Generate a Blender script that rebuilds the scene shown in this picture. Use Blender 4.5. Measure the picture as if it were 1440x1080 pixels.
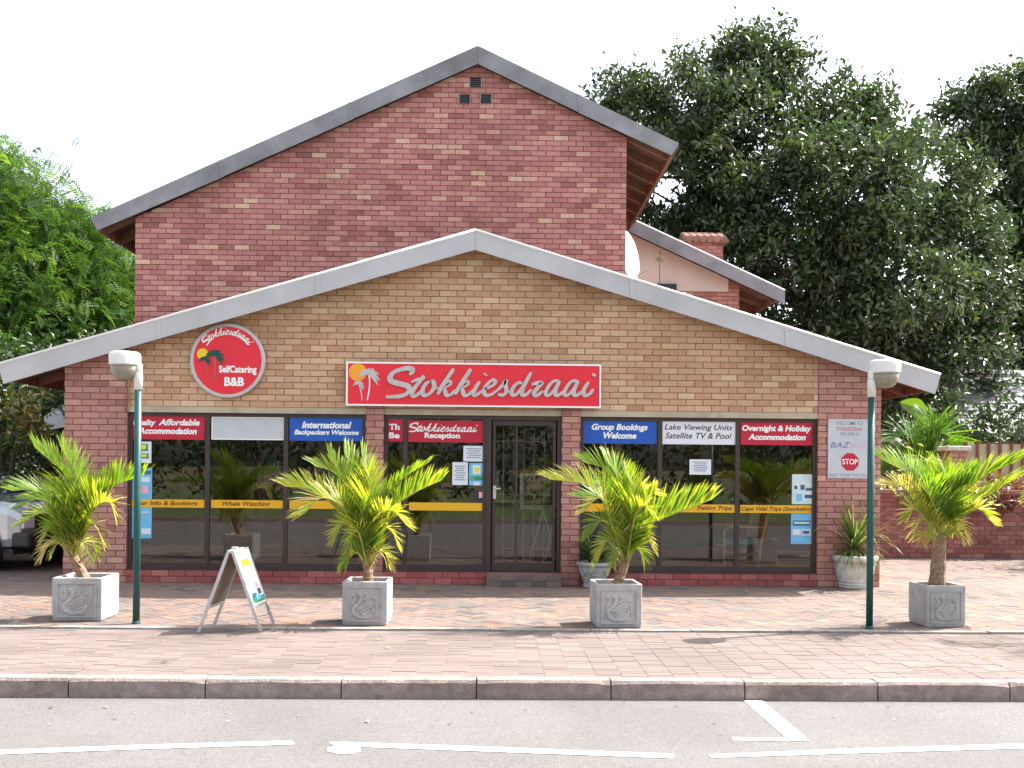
import bpy, math, random
import numpy as np
from mathutils import Vector, Matrix
R = math.radians
for o in list(bpy.data.objects): bpy.data.objects.remove(o)
scene = bpy.context.scene
C = scene.collection
# ------------------------------------------------------------ camera, sky, sun, exposure
F, CX, CY, RHO, PHI, H = 1401.0, 720.0, 657.4, .0091, R(1.2), 1.59
cam = bpy.data.objects.new('camera', bpy.data.cameras.new('camera')); C.objects.link(cam)
cam.data.sensor_width = 36; cam.data.lens = F/1440*36
cam.data.shift_y = (CY-540)/1440; cam.data.clip_end = 3000; cam.data.clip_start = .05
fw = Vector((math.sin(PHI), math.cos(PHI), 0)); rt = Vector((math.cos(PHI), -math.sin(PHI), 0)); up = Vector((0, 0, 1))
xc = rt*math.cos(RHO)+up*math.sin(RHO); yc = -rt*math.sin(RHO)+up*math.cos(RHO)
cam.matrix_world = Matrix(((xc.x, yc.x, -fw.x, 0), (xc.y, yc.y, -fw.y, 0), (xc.z, yc.z, -fw.z, H), (0, 0, 0, 1)))
scene.camera = cam
SUN = Vector((.754, .293, 1.0)).normalized()          # direction to the sun
w = bpy.data.worlds.new('World'); scene.world = w; w.use_nodes = True
nt = w.node_tree; bg = nt.nodes['Background']
sk = nt.nodes.new('ShaderNodeTexSky'); sk.sky_type = 'NISHITA'; sk.sun_disc = False
sk.sun_elevation = math.asin(SUN.z); sk.sun_rotation = math.atan2(SUN.x, SUN.y)
sk.air_density = 1.0; sk.dust_density = 4.0; sk.ozone_density = .7
hs = nt.nodes.new('ShaderNodeHueSaturation'); hs.inputs['Saturation'].default_value = .45      # thin white haze over the whole sky
nt.links.new(sk.outputs[0], hs.inputs['Color']); nt.links.new(hs.outputs[0], bg.inputs[0]); bg.inputs[1].default_value = .14
sl = bpy.data.lights.new('sun', 'SUN'); sl.energy = 4.1; sl.angle = R(.53); sl.color = (1, .95, .88)
so = bpy.data.objects.new('sun', sl); C.objects.link(so); so.location = (20, 10, 30)
so.rotation_euler = SUN.to_track_quat('Z', 'Y').to_euler()
vs = scene.view_settings; vs.view_transform = 'Standard'; vs.look = 'None'; vs.gamma = 1; vs.use_curve_mapping = False
vs.exposure = 1.72
# ------------------------------------------------------------ pixel -> place
def ray(px, py):
    dx = px-CX; dy = CY-py
    u = dx*math.cos(RHO)-dy*math.sin(RHO); v = dx*math.sin(RHO)+dy*math.cos(RHO)
    return rt*u+fw*F+up*v
def PY(px, py, Y):
    r = ray(px, py); return Vector((0, 0, H))+r*(Y/r.y)
def PG(px, py, z=0):
    r = ray(px, py); return Vector((0, 0, H))+r*((z-H)/r.z)
rnd = random.Random(4)
# ------------------------------------------------------------ materials
def mat(name, col, rough=.7, var=.18, scale=6, bump=.15, metal=0, bscale=None, spec=.4, stain=0, coat=0, sscale=None):
    m = bpy.data.materials.new(name); m.use_nodes = True
    n = m.node_tree.nodes; l = m.node_tree.links; b = n['Principled BSDF']
    b.inputs['Roughness'].default_value = rough; b.inputs['Metallic'].default_value = metal
    b.inputs['Specular IOR Level'].default_value = spec; b.inputs['Coat Weight'].default_value = coat
    g = n.new('ShaderNodeNewGeometry')
    def noise(s, d=4):
        t = n.new('ShaderNodeTexNoise'); t.inputs['Scale'].default_value = s; t.inputs['Detail'].default_value = d
        l.new(g.outputs['Position'], t.inputs['Vector']); return t
    c = (*col, 1)
    if var > 0:
        t = noise(scale)
        r = n.new('ShaderNodeValToRGB'); r.color_ramp.elements[0].position = .3; r.color_ramp.elements[1].position = .7
        r.color_ramp.elements[0].color = (*[x*(1-var) for x in col], 1)
        r.color_ramp.elements[1].color = (*[min(1, x*(1+var)) for x in col], 1)
        l.new(t.outputs['Fac'], r.inputs['Fac']); out = r.outputs['Color']
        if stain > 0:
            t2 = noise(sscale or scale*.22, 6); r2 = n.new('ShaderNodeValToRGB')
            r2.color_ramp.elements[0].position = .42; r2.color_ramp.elements[1].position = .62
            mx = n.new('ShaderNodeMix'); mx.data_type = 'RGBA'; mx.blend_type = 'MULTIPLY'
            mx.inputs['B'].default_value = (1-stain, 1-stain, 1-stain*1.05, 1)
            l.new(t2.outputs['Fac'], r2.inputs['Fac']); l.new(r2.outputs['Color'], mx.inputs['Factor'])
            l.new(out, mx.inputs['A']); out = mx.outputs['Result']
        l.new(out, b.inputs['Base Color'])
    else: b.inputs['Base Color'].default_value = c
    if bump > 0:
        t = noise(bscale or scale*8, 5); bp = n.new('ShaderNodeBump'); bp.inputs['Strength'].default_value = bump
        bp.inputs['Distance'].default_value = .01
        l.new(t.outputs['Fac'], bp.inputs['Height']); l.new(bp.outputs['Normal'], b.inputs['Normal'])
    return m
def tonemat(name, stops, rough=.85, nvar=.42, nscale=17, bump=.35, bscale=70, big=.12):
    """colour picked by the per-piece attribute 'tone', broken up by noise"""
    m = bpy.data.materials.new(name); m.use_nodes = True
    n = m.node_tree.nodes; l = m.node_tree.links; b = n['Principled BSDF']
    b.inputs['Roughness'].default_value = rough; b.inputs['Specular IOR Level'].default_value = .3
    a = n.new('ShaderNodeAttribute'); a.attribute_name = 'tone'
    g = n.new('ShaderNodeNewGeometry')
    r = n.new('ShaderNodeValToRGB'); e = r.color_ramp.elements
    while len(e) < len(stops): e.new(.5)
    for i, (p, c) in enumerate(stops): e[i].position = p; e[i].color = (*c, 1)
    t = n.new('ShaderNodeTexNoise'); t.inputs['Scale'].default_value = nscale; t.inputs['Detail'].default_value = 6
    l.new(g.outputs['Position'], t.inputs['Vector'])
    ma = n.new('ShaderNodeMath'); ma.operation = 'MULTIPLY_ADD'; ma.inputs[1].default_value = nvar; ma.inputs[2].default_value = -nvar/2
    l.new(t.outputs['Fac'], ma.inputs[0])
    ad = n.new('ShaderNodeMath'); ad.operation = 'ADD'; l.new(a.outputs['Fac'], ad.inputs[0]); l.new(ma.outputs[0], ad.inputs[1])
    l.new(ad.outputs[0], r.inputs['Fac'])
    t2 = n.new('ShaderNodeTexNoise'); t2.inputs['Scale'].default_value = .9; t2.inputs['Detail'].default_value = 5
    l.new(g.outputs['Position'], t2.inputs['Vector'])
    mr = n.new('ShaderNodeMapRange'); mr.inputs[1].default_value = .3; mr.inputs[2].default_value = .7
    mr.inputs[3].default_value = 1-big; mr.inputs[4].default_value = 1+big; l.new(t2.outputs['Fac'], mr.inputs[0])
    mx = n.new('ShaderNodeVectorMath'); mx.operation = 'SCALE'; l.new(r.outputs['Color'], mx.inputs[0]); l.new(mr.outputs[0], mx.inputs['Scale'])
    l.new(mx.outputs[0], b.inputs['Base Color'])
    t3 = n.new('ShaderNodeTexNoise'); t3.inputs['Scale'].default_value = bscale; t3.inputs['Detail'].default_value = 4
    l.new(g.outputs['Position'], t3.inputs['Vector'])
    bp = n.new('ShaderNodeBump'); bp.inputs['Strength'].default_value = bump; bp.inputs['Distance'].default_value = .01
    l.new(t3.outputs['Fac'], bp.inputs['Height']); l.new(bp.outputs['Normal'], b.inputs['Normal'])
    return m
def leafmat(name, stops, rough=.4, trans=.35, tcol=(1.0, 1.0, .45), spec=.5):
    m = bpy.data.materials.new(name); m.use_nodes = True
    n = m.node_tree.nodes; l = m.node_tree.links; b = n['Principled BSDF']
    b.inputs['Roughness'].default_value = rough; b.inputs['Specular IOR Level'].default_value = spec
    a = n.new('ShaderNodeAttribute'); a.attribute_name = 'tone'
    r = n.new('ShaderNodeValToRGB'); e = r.color_ramp.elements
    while len(e) < len(stops): e.new(.5)
    for i, (p, c) in enumerate(stops): e[i].position = p; e[i].color = (*c, 1)
    l.new(a.outputs['Fac'], r.inputs['Fac']); l.new(r.outputs['Color'], b.inputs['Base Color'])
    tr = n.new('ShaderNodeBsdfTranslucent')
    mx = n.new('ShaderNodeVectorMath'); mx.operation = 'MULTIPLY'; mx.inputs[1].default_value = tuple(min(3, x*1.6) for x in tcol)
    l.new(r.outputs['Color'], mx.inputs[0]); l.new(mx.outputs[0], tr.inputs['Color'])
    ms = n.new('ShaderNodeMixShader'); ms.inputs[0].default_value = trans
    l.new(b.outputs[0], ms.inputs[1]); l.new(tr.outputs[0], ms.inputs[2])
    l.new(ms.outputs[0], n['Material Output'].inputs['Surface'])
    return m
def glassmat(name, tint=(.9, .9, .9), ior=1.6):
    m = bpy.data.materials.new(name); m.use_nodes = True
    n = m.node_tree.nodes; l = m.node_tree.links; n.remove(n['Principled BSDF'])
    tr = n.new('ShaderNodeBsdfTransparent'); tr.inputs[0].default_value = (*tint, 1)
    gl = n.new('ShaderNodeBsdfGlossy'); gl.inputs['Roughness'].default_value = .01
    fr = n.new('ShaderNodeFresnel'); fr.inputs['IOR'].default_value = ior
    g = n.new('ShaderNodeNewGeometry')
    t = n.new('ShaderNodeTexNoise'); t.inputs['Scale'].default_value = 1.4; t.inputs['Detail'].default_value = 1
    l.new(g.outputs['Position'], t.inputs['Vector'])
    bp = n.new('ShaderNodeBump'); bp.inputs['Strength'].default_value = .03; bp.inputs['Distance'].default_value = .02
    l.new(t.outputs['Fac'], bp.inputs['Height']); l.new(bp.outputs['Normal'], gl.inputs['Normal'])
    ms = n.new('ShaderNodeMixShader'); l.new(fr.outputs[0], ms.inputs[0]); l.new(tr.outputs[0], ms.inputs[1]); l.new(gl.outputs[0], ms.inputs[2])
    l.new(ms.outputs[0], n['Material Output'].inputs['Surface']); return m
def brickpaint(name, c1, c2, mortar, wdt=.22, hgt=.075, horiz=False):
    m = bpy.data.materials.new(name); m.use_nodes = True
    n = m.node_tree.nodes; l = m.node_tree.links; b = n['Principled BSDF']; b.inputs['Roughness'].default_value = .9
    g = n.new('ShaderNodeNewGeometry'); sp = n.new('ShaderNodeSeparateXYZ'); l.new(g.outputs['Position'], sp.inputs[0])
    cb = n.new('ShaderNodeCombineXYZ'); ad = n.new('ShaderNodeMath'); ad.operation = 'ADD'
    if horiz: l.new(sp.outputs['X'], cb.inputs['X']); l.new(sp.outputs['Y'], cb.inputs['Y'])
    else:
        l.new(sp.outputs['X'], ad.inputs[0]); l.new(sp.outputs['Y'], ad.inputs[1]); l.new(ad.outputs[0], cb.inputs['X']); l.new(sp.outputs['Z'], cb.inputs['Y'])
    t = n.new('ShaderNodeTexBrick'); t.inputs['Scale'].default_value = 1; t.inputs['Brick Width'].default_value = wdt
    t.inputs['Row Height'].default_value = hgt; t.inputs['Mortar Size'].default_value = .006
    t.inputs['Color1'].default_value = (*c1, 1); t.inputs['Color2'].default_value = (*c2, 1); t.inputs['Mortar'].default_value = (*mortar, 1)
    l.new(cb.outputs[0], t.inputs['Vector']); l.new(t.outputs['Color'], b.inputs['Base Color']); return m
M = {}
M['red_brick'] = tonemat('red_brick', [(0, (0.282, 0.113, 0.106)), (.35, (0.402, 0.168, 0.157)), (.65, (0.478, 0.224, 0.199)), (.9, (0.546, 0.318, 0.249)), (1, (0.591, 0.410, 0.287))], big=.14)
M['dark_brick'] = tonemat('plinth_brick', [(0, (.22, .06, .06)), (.5, (.32, .085, .085)), (1, (.40, .15, .13))], big=.18)
M['rose_brick'] = tonemat('rose_brick', [(0, (.29, .13, .115)), (.4, (.40, .195, .165)), (.75, (.46, .24, .20)), (1, (.52, .32, .23))], big=.14)
M['yellow_brick'] = tonemat('yellow_brick', [(0, (0.399, 0.205, 0.126)), (.25, (0.483, 0.284, 0.173)), (.6, (0.546, 0.347, 0.223)), (1, (0.619, 0.441, 0.294))], big=.12)
M['red_mortar'] = mat('red_mortar', (.20, .09, .085), .95, .2, 9, .3)
M['yellow_mortar'] = mat('yellow_mortar', (.30, .19, .11), .95, .2, 9, .3)
M['paver'] = tonemat('street_paver', [(0, (0.111, 0.089, 0.083)), (.3, (0.143, 0.113, 0.105)), (.6, (0.158, 0.124, 0.115)), (.85, (0.174, 0.138, 0.124)), (1, (0.191, 0.160, 0.141))], big=.14, nscale=20)
M['paver_back'] = tonemat('forecourt_paver', [(0, (0.091, 0.085, 0.085)), (.25, (0.137, 0.121, 0.115)), (.5, (0.167, 0.126, 0.110)), (.75, (0.204, 0.128, 0.099)), (1, (0.220, 0.173, 0.132))], big=.16, nscale=20)
M['sand'] = mat('joint_sand', (0.192, 0.156, 0.132), .95, .3, 4, .3)
M['asphalt'] = mat('asphalt', (0.133, 0.127, 0.125), .9, .16, 42, .8, bscale=110, stain=.13, sscale=.8)
M['paint'] = mat('road_paint', (.80, .80, .79), .7, .06, 9, .2, stain=.08)
M['kerb'] = mat('kerb_concrete', (.27, .215, .195), .95, .22, 16, .8, bscale=60, stain=.2, sscale=2.5)
M['edging'] = mat('edging_concrete', (.25, .225, .205), .9, .25, 6, .4)
M['lintel'] = mat('lintel_concrete', (.45, .385, .29), .9, .12, 7, .2, stain=.12)
M['fascia'] = mat('lower_fascia', (.47, .47, .49), .75, .07, 2.2, .12, stain=.10)
M['fascia_up'] = mat('upper_fascia', (.265, .265, .295), .85, .2, 3, .2, stain=.22)
M['roof'] = mat('roof_sheet', (.16, .12, .10), .9, .25, 3, .3)
M['timber'] = mat('eave_timber', (.16, .065, .04), .7, .3, 7, .3)
M['timber_light'] = mat('eave_board', (.19, .10, .065), .7, .25, 7, .2)
M['soffit'] = mat('soffit', (.10, .06, .05), .9, .2, 5, .1)
M['frame'] = mat('bronze_frame', (.05, .034, .032), .45, .12, 8, .05)
M['glass'] = glassmat('window_glass', (.90, .89, .86), 1.72)
M['plaster'] = mat('pink_plaster', (.72, .61, .57), .9, .06, 2, .15, stain=.06)
M['white'] = mat('white_paint', (.78, .78, .78), .5, .05, 6, .05)
M['dishwhite'] = mat('dish_white', (.80, .80, .78), .5, .04, 6, 0)
M['grey_metal'] = mat('grey_metal', (.32, .32, .33), .45, .1, 9, .05, metal=.4)
M['dark'] = mat('dark_metal', (.03, .03, .032), .5, .1, 9, 0)
M['tile'] = mat('clay_tile', (.30, .17, .13), .85, .25, 8, .2)
M['sign_red'] = mat('sign_red', (.72, .022, .04), .4, .04, 3, 0)
M['panel_red'] = mat('panel_red', (.47, .012, .04), .4, .04, 3, 0)
M['panel_blue'] = mat('panel_blue', (.012, .09, .43), .4, .04, 3, 0)
M['panel_white'] = mat('panel_white', (.70, .71, .76), .4, .03, 3, 0)
M['panel_grey'] = mat('panel_grey', (.50, .53, .57), .4, .05, 5, 0)
M['letter_white'] = mat('letter_white', (.85, .85, .85), .45, 0, 3, 0)
M['letter_silver'] = mat('letter_silver', (.50, .47, .47), .35, .08, 20, 0, metal=.25)
M['letter_black'] = mat('letter_black', (.02, .02, .025), .5, 0, 3, 0)
M['letter_red'] = mat('letter_red', (.55, .08, .12), .5, 0, 3, 0)
M['letter_maroon'] = mat('letter_maroon', (.10, .02, .02), .5, 0, 3, 0)
M['logo_blue'] = mat('logo_blue', (.10, .10, .30), .5, 0, 3, 0)
M['logo_pink'] = mat('logo_pink', (.70, .32, .42), .5, 0, 3, 0)
M['band_yellow'] = mat('band_yellow', (.75, .40, .015), .5, .05, 3, 0)
M['sun_orange'] = mat('logo_orange', (.85, .36, .03), .5, .1, 3, 0)
M['logo_yellow'] = mat('logo_yellow', (.85, .62, .02), .5, .1, 3, 0)
M['logo_green'] = mat('logo_green', (.01, .07, .06), .5, 0, 3, 0)
M['paper'] = mat('paper', (.68, .72, .78), .8, .03, 3, 0)
M['poster_blue'] = mat('poster_blue', (.16, .45, .72), .5, .2, 4, 0)
M['poster_pale'] = mat('poster_pale', (.55, .66, .70), .5, .15, 4, 0)
M['ink'] = mat('poster_ink', (.07, .13, .22), .6, .3, 20, 0)
M['ink_green'] = mat('poster_green', (.05, .30, .16), .6, .4, 25, 0)
M['ink_pink'] = mat('poster_pink', (.75, .40, .50), .6, .2, 20, 0)
M['print_text'] = mat('print_text', (.22, .25, .30), .7, 0, 3, 0)
M['post_green'] = mat('post_green', (.012, .075, .07), .45, .12, 6, .05)
M['lamp_white'] = mat('lamp_white', (.70, .70, .68), .5, .06, 10, .05, stain=.1)
M['planter'] = mat('planter_concrete', (.40, .39, .385), .9, .14, 10, .4, bscale=70, stain=.15)
M['urn_white'] = mat('urn_white', (.62, .60, .56), .85, .18, 10, .3, stain=.2)
M['urn_grey'] = mat('urn_grey', (.33, .34, .33), .85, .15, 10, .3)
M['soil'] = mat('soil', (.07, .045, .03), .95, .4, 30, .6)
M['bark'] = mat('bark', (.13, .10, .075), .95, .35, 9, .6)
M['palm_trunk'] = mat('palm_trunk', (.26, .17, .11), .9, .4, 30, .6)
M['alu'] = mat('aluminium', (.50, .48, .47), .4, .08, 10, 0, metal=.3)
M['board_back'] = mat('board_back', (.24, .20, .16), .8, .2, 6, .1)
M['board_face'] = mat('board_face', (.80, .80, .80), .5, .03, 3, 0)
M['cane'] = mat('cane', (.68, .44, .20), .6, .2, 20, .1)
M['cushion'] = mat('cushion_teal', (.16, .36, .40), .9, .15, 10, .1)
M['floor_in'] = mat('shop_floor', (.34, .25, .20), .4, .2, 3, 0)
M['wall_in'] = mat('shop_wall', (.38, .27, .20), .9, .15, 3, .1)
M['ceiling_in'] = mat('shop_ceiling', (.30, .27, .25), .9, .05, 3, 0)
M['wood'] = mat('shop_wood', (.13, .055, .035), .5, .3, 6, .1)
M['ground'] = mat('ground', (.10, .09, .05), .95, .4, .6, .5)
M['grass'] = mat('grass_ground', (.07, .10, .03), .95, .4, 2.5, .8)
M['carpaint'] = mat('car_green', (.010, .055, .042), .22, .05, 3, 0, metal=.3, coat=1)
M['carbody_sky'] = mat('car_sky_reflection', (.46, .49, .52), .25, .03, 3, 0, metal=.5, coat=1)  # sky reflection on dark green bodywork, put into the base colour
M['rubber'] = mat('rubber', (.015, .015, .015), .8, .1, 8, .1)
M['carglass'] = mat('car_glass', (.02, .03, .03), .05, 0, 3, 0, spec=1, coat=1)
M['side_brick'] = brickpaint('side_brick', (.33, .12, .10), (.40, .17, .13), (.2, .1, .09))
M['ground_paving'] = brickpaint('side_paving', (.40, .29, .25), (.44, .33, .28), (.3, .25, .22), .2, .1, True)
M['tree_leaf'] = leafmat('tree_leaf', [(0, (.020, .036, .016)), (.5, (.044, .074, .029)), (.85, (.085, .12, .047)), (1, (.16, .185, .085))], .30, .22, tcol=(.9, 1, .5), spec=.8)
M['feather_leaf'] = leafmat('feather_leaf', [(0, (.026, .065, .014)), (.5, (.055, .12, .022)), (1, (.13, .20, .04))], .5, .38, tcol=(1, 1, .5), spec=.3)
M['dark_leaf'] = leafmat('hedge_leaf', [(0, (.015, .035, .012)), (.6, (.03, .065, .02)), (1, (.07, .11, .03))], .4, .25)
M['croton_leaf'] = leafmat('croton_leaf', [(0, (.02, .045, .012)), (.5, (.07, .11, .025)), (.75, (.20, .15, .04)), (.9, (.42, .32, .12)), (1, (.5, .22, .18))], .4, .3)
M['varieg_leaf'] = leafmat('variegated_leaf', [(0, (.06, .12, .02)), (.4, (.20, .25, .06)), (.7, (.42, .40, .22)), (.85, (.30, .08, .06)), (1, (.6, .55, .42))], .4, .3)
M['palm_leaf'] = leafmat('palm_leaf', [(0, (.05, .125, .014)), (.35, (.125, .235, .02)), (.65, (.25, .32, .03)), (.85, (.40, .34, .06)), (1, (.55, .48, .26))], .42, .5, tcol=(1, 1, .4))
M['strap_leaf'] = leafmat('strap_leaf', [(0, (.045, .10, .025)), (.5, (.11, .18, .05)), (.8, (.28, .28, .12)), (1, (.5, .42, .25))], .4, .35)
M['croton_red'] = leafmat('croton_red', [(0, (.06, .02, .02)), (.5, (.16, .05, .04)), (.8, (.25, .12, .06)), (1, (.4, .3, .12))], .4, .25)
M['strap_dark'] = leafmat('strap_dark', [(0, (.02, .06, .015)), (.6, (.05, .11, .03)), (1, (.14, .2, .06))], .4, .3)
M['slate'] = mat('slate_tile', (.13, .135, .15), .7, .2, 4, .2)
M['fence_panel'] = mat('fence_panel', (.42, .36, .27), .9, .2, 4, .2)
M['wall_brick'] = tonemat('wall_brick', [(0, (.16, .06, .055)), (.5, (.25, .10, .09)), (1, (.34, .17, .14))], big=.2)
M['rachis'] = mat('rachis', (.30, .30, .06), .5, .25, 12, 0)
# ------------------------------------------------------------ object helpers
class MB:
    def __init__(s): s.v = []; s.f = []; s.t = []
    def add(s, vs, fs, tone=.5):
        k = len(s.v); s.v += [tuple(v) for v in vs]; s.f += [tuple(i+k for i in f) for f in fs]; s.t += [tone]*len(fs)
    def box(s, x0, x1, y0, y1, z0, z1, tone=.5):
        s.add([(x0, y0, z0), (x1, y0, z0), (x1, y1, z0), (x0, y1, z0), (x0, y0, z1), (x1, y0, z1), (x1, y1, z1), (x0, y1, z1)],
              [(0, 3, 2, 1), (4, 5, 6, 7), (0, 1, 5, 4), (1, 2, 6, 5), (2, 3, 7, 6), (3, 0, 4, 7)], tone)
    def bar(s, a, b, w, h, upv=(0, 0, 1), tone=.5):
        a = Vector(a); b = Vector(b); d = (b-a).normalized(); u = Vector(upv)
        sd = d.cross(u)
        if sd.length < 1e-4: sd = d.cross(Vector((1, 0, 0)))
        sd.normalize(); u = sd.cross(d)
        vs = []
        for p in (a, b):
            for i, j in ((-1, -1), (1, -1), (1, 1), (-1, 1)): vs.append(p+sd*(i*w/2)+u*(j*h/2))
        s.add(vs, [(0, 1, 2, 3), (7, 6, 5, 4), (0, 4, 5, 1), (1, 5, 6, 2), (2, 6, 7, 3), (3, 7, 4, 0)], tone)
    def tube(s, pts, rad, n=8, cap=True, tone=.5):
        pts = [Vector(p) for p in pts]
        if not hasattr(rad, '__len__'): rad = [rad]*len(pts)
        vs = []; fs = []; ref = None
        for i, p in enumerate(pts):
            d = (pts[min(i+1, len(pts)-1)]-pts[max(i-1, 0)]).normalized()
            if ref is None: ref = d.orthogonal().normalized()
            x = (ref-d*ref.dot(d)).normalized(); y = d.cross(x); ref = x
            for k in range(n):
                a = 2*math.pi*k/n; vs.append(p+(x*math.cos(a)+y*math.sin(a))*rad[i])
        for i in range(len(pts)-1):
            for k in range(n):
                fs.append((i*n+k, i*n+(k+1) % n, (i+1)*n+(k+1) % n, (i+1)*n+k))
        if cap: fs.append(tuple(range(n-1, -1, -1))); fs.append(tuple((len(pts)-1)*n+k for k in range(n)))
        s.add(vs, fs, tone)
    def lathe(s, prof, c=(0, 0, 0), n=28, flute=0, nf=0, tone=.5):
        vs = []; fs = []
        for r, z in prof:
            for k in range(n):
                a = 2*math.pi*k/n; q = r*(1+(flute*math.cos(a*nf) if nf else 0)); vs.append((c[0]+q*math.cos(a), c[1]+q*math.sin(a), c[2]+z))
        for i in range(len(prof)-1):
            for k in range(n): fs.append((i*n+k, i*n+(k+1) % n, (i+1)*n+(k+1) % n, (i+1)*n+k))
        fs.append(tuple(range(n-1, -1, -1))); fs.append(tuple((len(prof)-1)*n+k for k in range(n)))
        s.add(vs, fs, tone)
    def prism_xz(s, poly, y0, y1, tone=.5, back=True):
        """polygon in x,z (counter-clockwise seen from -y), front at y0"""
        n = len(poly)
        a = sum(poly[i][0]*poly[(i+1) % n][1]-poly[(i+1) % n][0]*poly[i][1] for i in range(n))
        if a < 0: poly = poly[::-1]
        vs = [(x, y0, z) for x, z in poly]+[(x, y1, z) for x, z in poly]
        fs = [tuple(range(n))]
        if back: fs.append(tuple(range(2*n-1, n-1, -1)))
        fs += [(i, i+n, (i+1) % n+n, (i+1) % n) for i in range(n)]
        s.add(vs, fs, tone)
    def prism_xy(s, poly, z0, z1, tone=.5):
        n = len(poly)
        a = sum(poly[i][0]*poly[(i+1) % n][1]-poly[(i+1) % n][0]*poly[i][1] for i in range(n))
        if a < 0: poly = poly[::-1]
        vs = [(x, y, z1) for x, y in poly]+[(x, y, z0) for x, y in poly]
        s.add(vs, [tuple(range(n))]+[(i, i+n, (i+1) % n+n, (i+1) % n) for i in range(n)], tone)
    def mesh(s, name, m, smooth=False):
        me = bpy.data.meshes.new(name); me.from_pydata(s.v, [], s.f)
        at = me.attributes.new('tone', 'FLOAT', 'FACE'); at.data.foreach_set('value', np.array(s.t, 'f'))
        me.materials.append(M[m]); me.update()
        if smooth: me.polygons.foreach_set('use_smooth', [True]*len(me.polygons))
        return me
    def build(s, name, m, parent=None, smooth=False, bevel=0, kind=None):
        o = bpy.data.objects.new(name, s.mesh(name, m, smooth)); return fin(o, parent, bevel, kind)
def loc_of(o):
    p = Vector((0, 0, 0))
    while o is not None: p = p+o.location; o = o.parent
    return p
ORG = {}
def fin(o, parent=None, bevel=0, kind=None):
    C.objects.link(o)
    if parent is not None:
        o.parent = parent; o.matrix_parent_inverse = Matrix.Translation(-ORG.get(parent.name, Vector((0, 0, 0))))
    if bevel:
        b = o.modifiers.new('bevel', 'BEVEL'); b.width = bevel; b.segments = 2; b.limit_method = 'ANGLE'
    if kind: o['kind'] = kind
    return o
def thing(name, label, cat, loc, group=None):
    o = bpy.data.objects.new(name, None); o.empty_display_size = .1; C.objects.link(o); o.location = loc
    ORG[o.name] = Vector(loc); return tag(o, label, cat, group)
def tag(o, label, cat, group=None):
    o['label'] = label; o['category'] = cat
    if group: o['group'] = group
    return o
def fastmesh(name, verts, tris, tones, m, smooth=False):
    """numpy mesh of triangles/quads; tones per face"""
    me = bpy.data.meshes.new(name); k = tris.shape[1]
    me.vertices.add(len(verts)); me.vertices.foreach_set('co', verts.astype('f').ravel())
    me.loops.add(tris.size); me.loops.foreach_set('vertex_index', tris.astype('i').ravel())
    me.polygons.add(len(tris)); me.polygons.foreach_set('loop_start', np.arange(0, tris.size, k, dtype='i'))
    me.polygons.foreach_set('loop_total', np.full(len(tris), k, dtype='i'))
    at = me.attributes.new('tone', 'FLOAT', 'FACE'); at.data.foreach_set('value', tones.astype('f'))
    me.materials.append(M[m]); me.update(calc_edges=True)
    if smooth: me.polygons.foreach_set('use_smooth', [True]*len(tris))
    return me
def clip(poly, convex):
    """Sutherland-Hodgman; convex is counter-clockwise"""
    out = poly
    for i in range(len(convex)):
        ax, ay = convex[i]; bx, by = convex[(i+1) % len(convex)]
        inp = out; out = []
        if not inp: return []
        sd = lambda p: (bx-ax)*(p[1]-ay)-(by-ay)*(p[0]-ax)
        for j in range(len(inp)):
            p = inp[j-1]; q = inp[j]; sp = sd(p); sq = sd(q)
            if (sp >= 0) != (sq >= 0):
                t = sp/(sp-sq); out.append((p[0]+(q[0]-p[0])*t, p[1]+(q[1]-p[1])*t))
            if sq >= 0: out.append(q)
    return out
def area(p): return abs(sum(p[i-1][0]*p[i][1]-p[i][0]*p[i-1][1] for i in range(len(p))))/2
VAR = {}
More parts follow.
